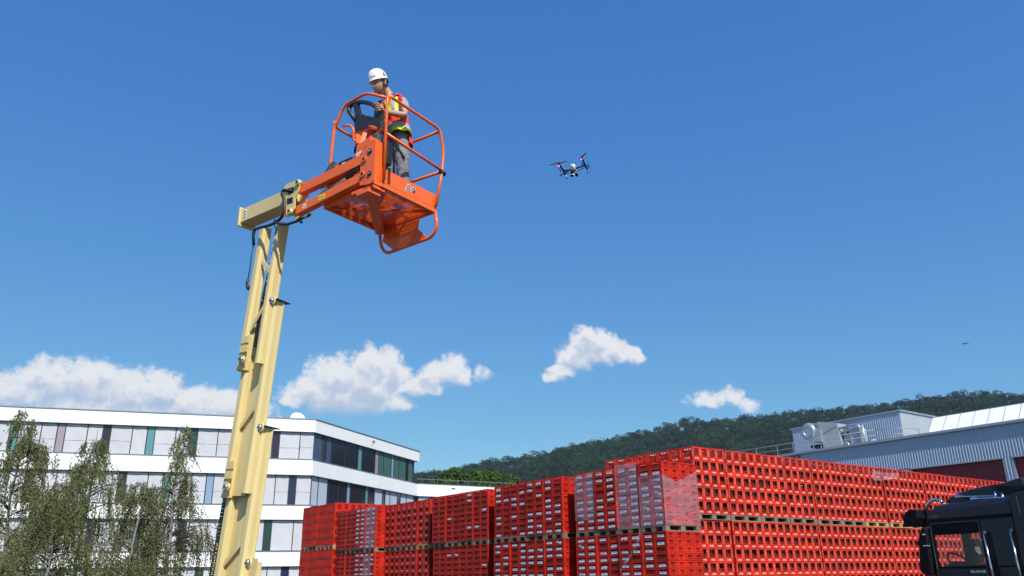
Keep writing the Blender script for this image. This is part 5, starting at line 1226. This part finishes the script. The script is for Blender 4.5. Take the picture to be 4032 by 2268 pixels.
# grab rails with dark recesses
for a, b_ in (((1.093,0.000,2.864), (1.125,0.000,2.160)), ((1.608,0.000,2.867), (1.633,0.000,2.155))):
    c = MB(); a, b_ = Vector(a), Vector(b_); b2 = b_+(b_-a)*.6; c.bar(a+Vector((.04, -.004, .03)), b2+Vector((.04, -.004, 0)), .10, .008, upv=(0, 1, 0)); rc = c.build('rail_recess', M_trm, truck)
    c = MB(); c.cyl(a+Vector((0, -.06, 0)), b2+Vector((0, -.06, 0)), .017, seg=12, m=0); c.bar(a+Vector((0, -.07, .03)), a+Vector((0, 0, .03)), .04, .05, m=1); c.build('grab_rail', [M_chr, M_gry], truck)
# side fairing behind the cab
for ya_ in (-.03, W-.06): c = MB(); c.prism([(1.69, .45), (3.0, .45), (3.0, 3.62), (1.69, 3.50)], 1, ya_, ya_+.09); c.build('side_fairing', M_trk, truck, bevel=.02)
c = MB(); a = (1.834,-0.030,3.469); b_ = (1.845,-0.030,3.163); c.bar((a[0], -.034, a[2]), (b_[0], -.034, b_[2]), .012, .008); c.bar((1.70, -.033, 3.56), (3.0, -.033, 3.60), .02, .01, m=1) if False else None; c.build('fairing_seam', M_gry, truck)
# roof spoiler
c = MB(); P = [(0.089,0.350,3.510), (0.183,0.350,3.573), (0.354,0.350,3.633), (0.584,0.350,3.677), (0.859,0.350,3.711), (1.124,0.350,3.730), (1.353,0.350,3.737), (1.560,0.350,3.778), (1.704,0.350,3.798), (1.754,0.350,3.766), (1.742,0.350,3.574), (1.705,0.350,3.382)]
sp0 = [(p[0], p[2]) for p in P]+[(2.6, 3.5), (.30, 3.42)]
c.prism(sp0, 1, .35, W-.35); c.build('roof_spoiler', M_trk, truck, bevel=.03)
for (xa, xb) in ((3765, 3925), (3828, 3955)):
    ya = 1957 if xa < 3800 else 1966; pa, pb = Vector((69.897,0.000,-37.289)) if False else None, None
for pa, pb in (((0.479,0.220,3.572), (1.302,0.220,3.511)), ((0.873,0.120,3.493), (1.509,0.120,3.468))):
    pa, pb = Vector(pa), Vector(pb); d = (pb-pa).normalized()
    c = MB(); c.tube([pa, pa+d*.02, pa+d*.08, pa+d*.16, pb-d*.05, pb], [.055, .05, .032, .016, .013, .02], 14); c.cyl(pb-d*.03+Vector((0, 0, -.10)), pb-d*.03+Vector((0, 0, .07)), .02, seg=8); c.cyl(pa+d*.3, pa+d*.3+Vector((0, 0, -.12)), .012, seg=8); c.build('air_horn', M_chr, truck)
c = MB(); c.tube(rounded([(-0.272,0.250,3.388), (-0.213,0.250,3.494), (-0.055,0.250,3.572), (0.056,0.250,3.553), (0.123,0.250,3.491)], .12), .032, 10); c.build('roof_bar', M_chr, truck)
c = MB(); c.box(-.02, .20, -.006, .004, 3.215, 3.255); c.build('marker_light', M_gry, roof)
link('lettering', text_mesh('MAGNUM', .062, M_chr, 0, .001, 1.15), cab, mw=facing((.80, -.004, 2.235), (0, -1, 0)))
for x in (.1, 2.6):
    for ya_ in (.05, W-.38): c = MB(); c.cyl((x+.25, ya_, .5), (x+.25, ya_+.33, .5), .5, seg=28); c.build('wheel', M_trm, truck)
c = MB(); c.box(1.7, 5.0, .7, 1.6, .6, .95); c.build('chassis_frame', M_trm, truck)

# ================================================================ trees
def leaf_mat(name, c, trans=.25, var=.3, nsc=.35, hue=(.0, .0)):
    m = bpy.data.materials.new(name); m.use_nodes = True; t = m.node_tree; b = t.nodes['Principled BSDF']
    g_ = nd(t, 'ShaderNodeNewGeometry'); n = nd(t, 'ShaderNodeTexNoise'); n.inputs['Scale'].default_value = nsc; n.inputs['Detail'].default_value = 2; t.links.new(g_.outputs['Position'], n.inputs['Vector'])
    n2_ = nd(t, 'ShaderNodeTexNoise'); n2_.inputs['Scale'].default_value = nsc*9; n2_.inputs['Detail'].default_value = 1; t.links.new(g_.outputs['Position'], n2_.inputs['Vector'])
    h = nd(t, 'ShaderNodeHueSaturation'); h.inputs['Color'].default_value = (*c, 1)
    t.links.new(mth(t, 'MULTIPLY_ADD', n.outputs[0], .10, .45), h.inputs['Hue'])
    t.links.new(mth(t, 'ADD', mth(t, 'MULTIPLY_ADD', n.outputs[0], 4*var, 1-2*var), mth(t, 'MULTIPLY_ADD', n2_.outputs[0], .8, -.4)), h.inputs['Value'])
    t.links.new(h.outputs[0], b.inputs['Base Color']); b.inputs['Roughness'].default_value = .75; b.inputs['Specular IOR Level'].default_value = .08
    tr = nd(t, 'ShaderNodeBsdfTranslucent'); t.links.new(h.outputs[0], tr.inputs[0]); x = nd(t, 'ShaderNodeMixShader'); x.inputs[0].default_value = trans
    t.links.new(b.outputs[0], x.inputs[1]); t.links.new(tr.outputs[0], x.inputs[2]); t.links.new(x.outputs[0], t.nodes['Material Output'].inputs[0]); return m
M_birch = leaf_mat('birch_leaves', (.20, .21, .085), .45, .25, .5)
M_bark = mat('birch_bark', (.20, .19, .165), .8, var=.3, nscale=7, stretch=(1, 1, .35))
M_twig = mat('birch_twig', (.055, .042, .032), .8)
M_forest = leaf_mat('forest_leaves', (.030, .052, .022), .10, .75, .045)
M_decid = leaf_mat('tree_leaves', (.065, .110, .022), .25, .3, .25)
M_dkbark = mat('tree_bark', (.06, .045, .035), .9)
def leaf_quads(C, D, L, Wd, rg):
    """C centres (n,3), D long axis (n,3); returns diamond quads"""
    n = len(C); D = D/np.linalg.norm(D, axis=1, keepdims=True); rnd = rg.normal(size=(n, 3)); S = np.cross(D, rnd); S /= np.linalg.norm(S, axis=1, keepdims=True)
    L = np.asarray(L).reshape(-1, 1); Wd = np.asarray(Wd).reshape(-1, 1)
    V = np.stack([C-D*L*.5, C+S*Wd*.5-D*L*.08, C+D*L*.5, C-S*Wd*.5-D*L*.08], 1).reshape(-1, 3)
    return V, np.arange(4*n).reshape(-1, 4)
def birch(x, y, H, rmax, label, seed, top_lean=(0, 0), nst=420, z_lo=1.6, slope=.27, r0=.10):
    rg = np.random.default_rng(seed); root = empty('birch_tree', Matrix.Translation((x, y, 0)), label, 'tree', 'weeping birches in front of the office building')
    tr = MB(); pts = [(top_lean[0]*(k/8)**2+.05*math.sin(k*1.7+seed), top_lean[1]*(k/8)**2+.05*math.cos(k*1.3+seed), H*k/8) for k in range(9)]
    tr.tube(pts, [.085*(1-k/8.6)+.005 for k in range(9)], 8, 0); trunk = tr.build('trunk', M_bark, root)
    tw = MB(); C, D = [], []
    P = np.array(pts)
    def axis(h): return np.array([np.interp(h, P[:, 2], P[:, 0]), np.interp(h, P[:, 2], P[:, 1]), h])
    # clusters of limbs give the crown an uneven outline
    nl = 46; limb_h = np.sort(z_lo+(H-z_lo)*rg.power(1.35, nl)) ; limb_a = rg.uniform(0, 2*np.pi, nl); limb_r = np.minimum(rmax, (r0+slope*(H-limb_h)))*rg.uniform(.55, 1.15, nl)
    limb_h = H-(H-limb_h)*1.0
    for h, a, r_ in zip(limb_h, limb_a, limb_r):
        b0 = axis(min(h, H-.05)); dirv = np.array([np.cos(a), np.sin(a), 0]); q = []
        for s_ in np.linspace(0, 1, 6): q.append(b0+dirv*r_*s_+np.array([0, 0, .55*r_*s_*(1.15-s_)+.05*s_]))
        tw.tube(q, [.022*(1-.8*k/5)*(min(1, r_)+.25) for k in range(6)], 5, 0)
        for _ in range(max(2, int(.88*nst/nl*(.5+r_/max(rmax, .1)*1.1)))):
            s_ = rg.uniform(.25, 1.0)**.7; st = b0+dirv*r_*s_+np.array([0, 0, .55*r_*s_*(1.15-s_)])+rg.normal(0, .05+.10*r_, 3)*np.array([1, 1, .6])
            ln = rg.uniform(.35, 1.15)*(.45+.5*min(1.4, r_)); n = int(ln*46)
            sway = rg.normal(0, .10, 3); tt = np.linspace(0, 1, max(n, 3)); hang = np.stack([st[0]+dirv[0]*.12*tt+sway[0]*tt**2, st[1]+dirv[1]*.12*tt+sway[1]*tt**2, st[2]+.06*np.sin(tt*2.5)*ln-ln*tt], 1)
            if rg.random() < .4: tw.tube([hang[0], hang[len(hang)//2], hang[-1]], [.004, .003, .0015], 3, 0)
            C.append(hang+rg.normal(0, .028, hang.shape)); D.append(np.stack([rg.normal(0, .45, len(hang)), rg.normal(0, .45, len(hang)), -np.ones(len(hang))], 1))
    tw.build('limbs', M_twig, trunk)
    C = np.concatenate(C); D = np.concatenate(D); keep = C[:, 2] > 1.0; C, D = C[keep], D[keep]
    V, F = leaf_quads(C, D, rg.uniform(.05, .085, len(C)), rg.uniform(.03, .05, len(C)), rg)
    cr_ = bpy.data.objects.new('crown', np_mesh('crown', V, F, [M_birch])); col.objects.link(cr_); cr_.parent = root
    return root
def gpos(p): return p[0], p[1]
for (p, dh, rm, lab, sd, ln, ns, sl, r0) in (
        ((-16.512,27.500,8.022), 0, 1.9, 'tallest weeping birch at the left with a pale bare tip over the roof edge', 3, (-.25, .1), 820, .50, .04),
        ((-14.634,28.500,7.384), 0, 1.7, 'bushy weeping birch between the tallest and the slender birch', 5, (.0, .1), 720, .62, .10),
        ((-11.088,27.000,7.309), 0, 1.5, 'slender weeping birch nearest the cream mast', 8, (.10, .1), 660, .34, .04),
        ((-16.886,26.000,6.099), 0, 2.0, 'weeping birch cut off by the left edge of the picture', 12, (.0, .1), 560, .5, .2),
        ((-11.824,26.300,5.269), 0, 1.5, 'low weeping birch in front of the gap beside the slender birch', 15, (.0, .1), 430, .5, .2),
        ((-13.862,25.300,5.191), 0, 1.6, 'dark low weeping birch below the tallest one', 19, (.0, .1), 460, .55, .25)):
    birch(p[0], p[1], p[2]+dh, rm, lab, sd, ln, ns, slope=sl, r0=r0)

def blob_tree(x, y, z, h, r, n, rg, leaf, conifer=False):
    """leaf-clump quads of one crown: lumpy shell filled with clumps"""
    if conifer:
        t = rg.power(1.6, n); a = rg.uniform(0, 2*np.pi, n); rr = r*t*(.75+.25*np.sin(a*5+t*40))*rg.uniform(.6, 1, n)
        C = np.stack([x+rr*np.cos(a), y+rr*np.sin(a), z+h*(1-t)-.15*rr], 1); D = np.stack([np.cos(a), np.sin(a), -.5*np.ones(n)], 1)
        return leaf_quads(C, D, leaf*1.3*np.ones(n), leaf*.7*np.ones(n), rg)
    k = rg.integers(8, 13); lob = rg.normal(size=(k, 3)); lob /= np.linalg.norm(lob, axis=1, keepdims=True); lob[:, 2] = np.abs(lob[:, 2])*.9-.15
    lc = lob*np.array([r*.62, r*.62, h*.36]); lr = r*rg.uniform(.34, .55, k); w = rg.integers(0, k, n)
    d = rg.normal(size=(n, 3)); d /= np.linalg.norm(d, axis=1, keepdims=True); d[:, 2] = np.where(d[:, 2] < -.3, -d[:, 2], d[:, 2])
    C = lc[w]+d*lr[w][:, None]*rg.uniform(.75, 1.05, (n, 1))+np.array([x, y, z+h*.55]); D = np.cross(d, rg.normal(size=(n, 3)))
    V, F = leaf_quads(C, D, leaf*rg.uniform(.8, 1.4, n), leaf*rg.uniform(.7, 1.1, n), rg)
    return V, F
# trees behind the lower wing of the office building
rg = np.random.default_rng(5)
for i, (p, r_, lab) in enumerate((((-7.504,96.000,13.061), 2.3, 'leftmost small green tree above the terrace railing'), ((-6.372,98.000,13.679), 2.6, 'tallest of the green trees behind the white lower wing'), ((-5.183,100.000,13.383), 2.5, 'green tree just right of the tallest behind the lower wing'),
        ((-3.819,102.000,13.737), 2.6, 'middle green tree between the lower wing and the crates'), ((-2.463,104.000,13.693), 2.4, 'green tree left of the last one above the crates'), ((-1.277,106.000,13.990), 2.2, 'rightmost green tree just above the crate tops'))):
    root = empty('deciduous_tree', Matrix.Translation((p[0], p[1], 0)), lab, 'tree', 'green trees between the office building and the hill')
    H = p[2]; t_ = MB(); t_.tube([(0, 0, 0), (.1, 0, H*.5), (0, .1, H*.85)], [.28, .2, .06], 8); 
    for k in range(5): a = k*1.3; t_.tube([(.05, 0, H*(.4+.07*k)), (math.cos(a)*1.2, math.sin(a)*1.2, H*(.55+.07*k))], [.1, .03], 6)
    t_.build('trunk', M_dkbark, root)
    V, F = blob_tree(0, 0, H-6.2, 7.2, r_*1.25, 5200, rg, .30)
    V2, F2 = blob_tree(0, 0, H-7.5, 6.5, r_*1.3, 2500, rg, .34)
    o = bpy.data.objects.new('crown', np_mesh('crown', np.concatenate([V, V2]), np.concatenate([F, F2+len(V)]), [M_decid])); col.objects.link(o); o.parent = root

# ================================================================ wooded hill
RIDGE = [(-60, 3.5), (-30, 4.5), (-12, 6.2), (-6.9, 6.74), (-5.0, 6.92), (-2.2, 7.64), (1.9, 8.14), (3.8, 8.53), (6.05, 8.85), (8.6, 9.36), (12.1, 10.08), (15.3, 9.93), (20.4, 10.19), (24.5, 10.18), (27.2, 10.3), (30, 10.35), (32.4, 9.95), (40, 9.6), (60, 9), (85, 8)]
ra_, re2 = np.array([a for a, e in RIDGE]), np.array([e for a, e in RIDGE])
def hill_h(azd, r):
    el_ = np.interp(azd, ra_, re2)-.45; rr0 = 900.; top = np.tan(np.radians(el_))*rr0
    s = np.clip((r-260)/(rr0-260), 0, 1); prof_ = s**1.25
    bump = 9*np.sin(azd*.55+r*.006)*s*(1-s)*2+6*np.sin(azd*1.3-r*.011)*s*(1-s)*2
    return top*prof_+bump+np.where(r > rr0, -(r-rr0)*.25, 0)
na, nrr = 150, 40
azs = np.linspace(-60, 85, na); rs2 = np.linspace(240, 1080, nrr)
A_, R_2 = np.meshgrid(azs, rs2, indexing='ij'); Zh = hill_h(A_, R_2)
V = np.stack([R_2*np.sin(np.radians(A_)), R_2*np.cos(np.radians(A_)), Zh], 2).reshape(-1, 3)
ii, jj = np.meshgrid(np.arange(na-1), np.arange(nrr-1), indexing='ij'); q = (ii*nrr+jj).ravel()
F = np.stack([q, q+1, q+nrr+1, q+nrr], 1)
M_hill = mat('hill_soil', (.022, .030, .014), .95, var=.3, nscale=.02)
o = bpy.data.objects.new('hill', np_mesh('hill', V, F, [M_hill], True)); col.objects.link(o); tag(o, kind='structure')
rg = np.random.default_rng(21); Vs, Fs, off_ = [], [], 0; Vd, Fd, offd = [], [], 0; count = 0
cells = []
r_ = 430.
while r_ < 930:
    da = 8.2/r_*57.3
    for a in np.arange(-9 if r_ > 560 else 4, 38, da): cells.append((a+rg.uniform(-.5, .5)*da, r_+rg.uniform(-4, 4)))
    r_ += 8.6
for a, r in cells:
    z = float(hill_h(np.array(a), np.array(r))); x, y = r*math.sin(R(a)), r*math.cos(R(a))
    el_ = math.degrees(math.atan2(z+10-EYE, r)); lim = np.interp(a, [-9, -6, 0, 10, 12, 20, 26, 38], [5.6, 5.4, 5.0, 5.6, 6.2, 6.8, 7.2, 6.8])
    if el_ < lim: continue
    con = rg.random() < (.10 if r < 850 else .05); s = rg.uniform(.65, 1.35); k = 260 if r < 650 else 200
    if con: V, F = blob_tree(x, y, z-1, 13*s, 3.2*s, k, rg, 1.15, True)
    else: V, F = blob_tree(x, y, z, 10.5*s, 5.6*s, k, rg, .92)
    Vs.append(V); Fs.append(F+off_); off_ += len(V); count += 1
print('forest crowns', count)
o = bpy.data.objects.new('forest', np_mesh('forest', np.concatenate(Vs), np.concatenate(Fs), [M_forest])); col.objects.link(o)
tag(o, 'dark green mixed forest covering the whole hill behind the yard', 'forest', kind='stuff')
# one tall spruce standing out on the ridge
p = (305.013,820.000,161.785)
sx, sy = p[0], p[1]; az_ = math.degrees(math.atan2(sx, sy)); zz = float(hill_h(np.array(az_), np.array(math.hypot(sx, sy))))
root = empty('spruce_tree', Matrix.Translation((sx, sy, zz)), 'tall dark spruce sticking up from the ridge above the metal penthouse', 'tree')
t_ = MB(); t_.tube([(0, 0, -1), (0, 0, p[2]-zz)], [.5, .05], 6); t_.build('trunk', M_dkbark, root)
V, F = blob_tree(0, 0, 0, p[2]-zz, 4.6, 900, rg, 1.0, True); o = bpy.data.objects.new('crown', np_mesh('crown', V, F, [M_forest])); col.objects.link(o); o.parent = root

# ================================================================ air
if True:
    hz_m = bpy.data.materials.new('haze_air'); hz_m.use_nodes = True; t = hz_m.node_tree; t.nodes.clear()
    pv = nd(t, 'ShaderNodeVolumePrincipled'); pv.inputs['Color'].default_value = (.62, .78, 1.0, 1); pv.inputs['Density'].default_value = .00011; pv.inputs['Anisotropy'].default_value = .3
    t.links.new(pv.outputs[0], nd(t, 'ShaderNodeOutputMaterial').inputs['Volume'])
    b = MB(); b.box(-1500, 1500, -1500, 1250, -1.2, 300); o = b.build('haze', hz_m); tag(o, 'thin blue summer haze over the whole valley', 'haze', kind='stuff')
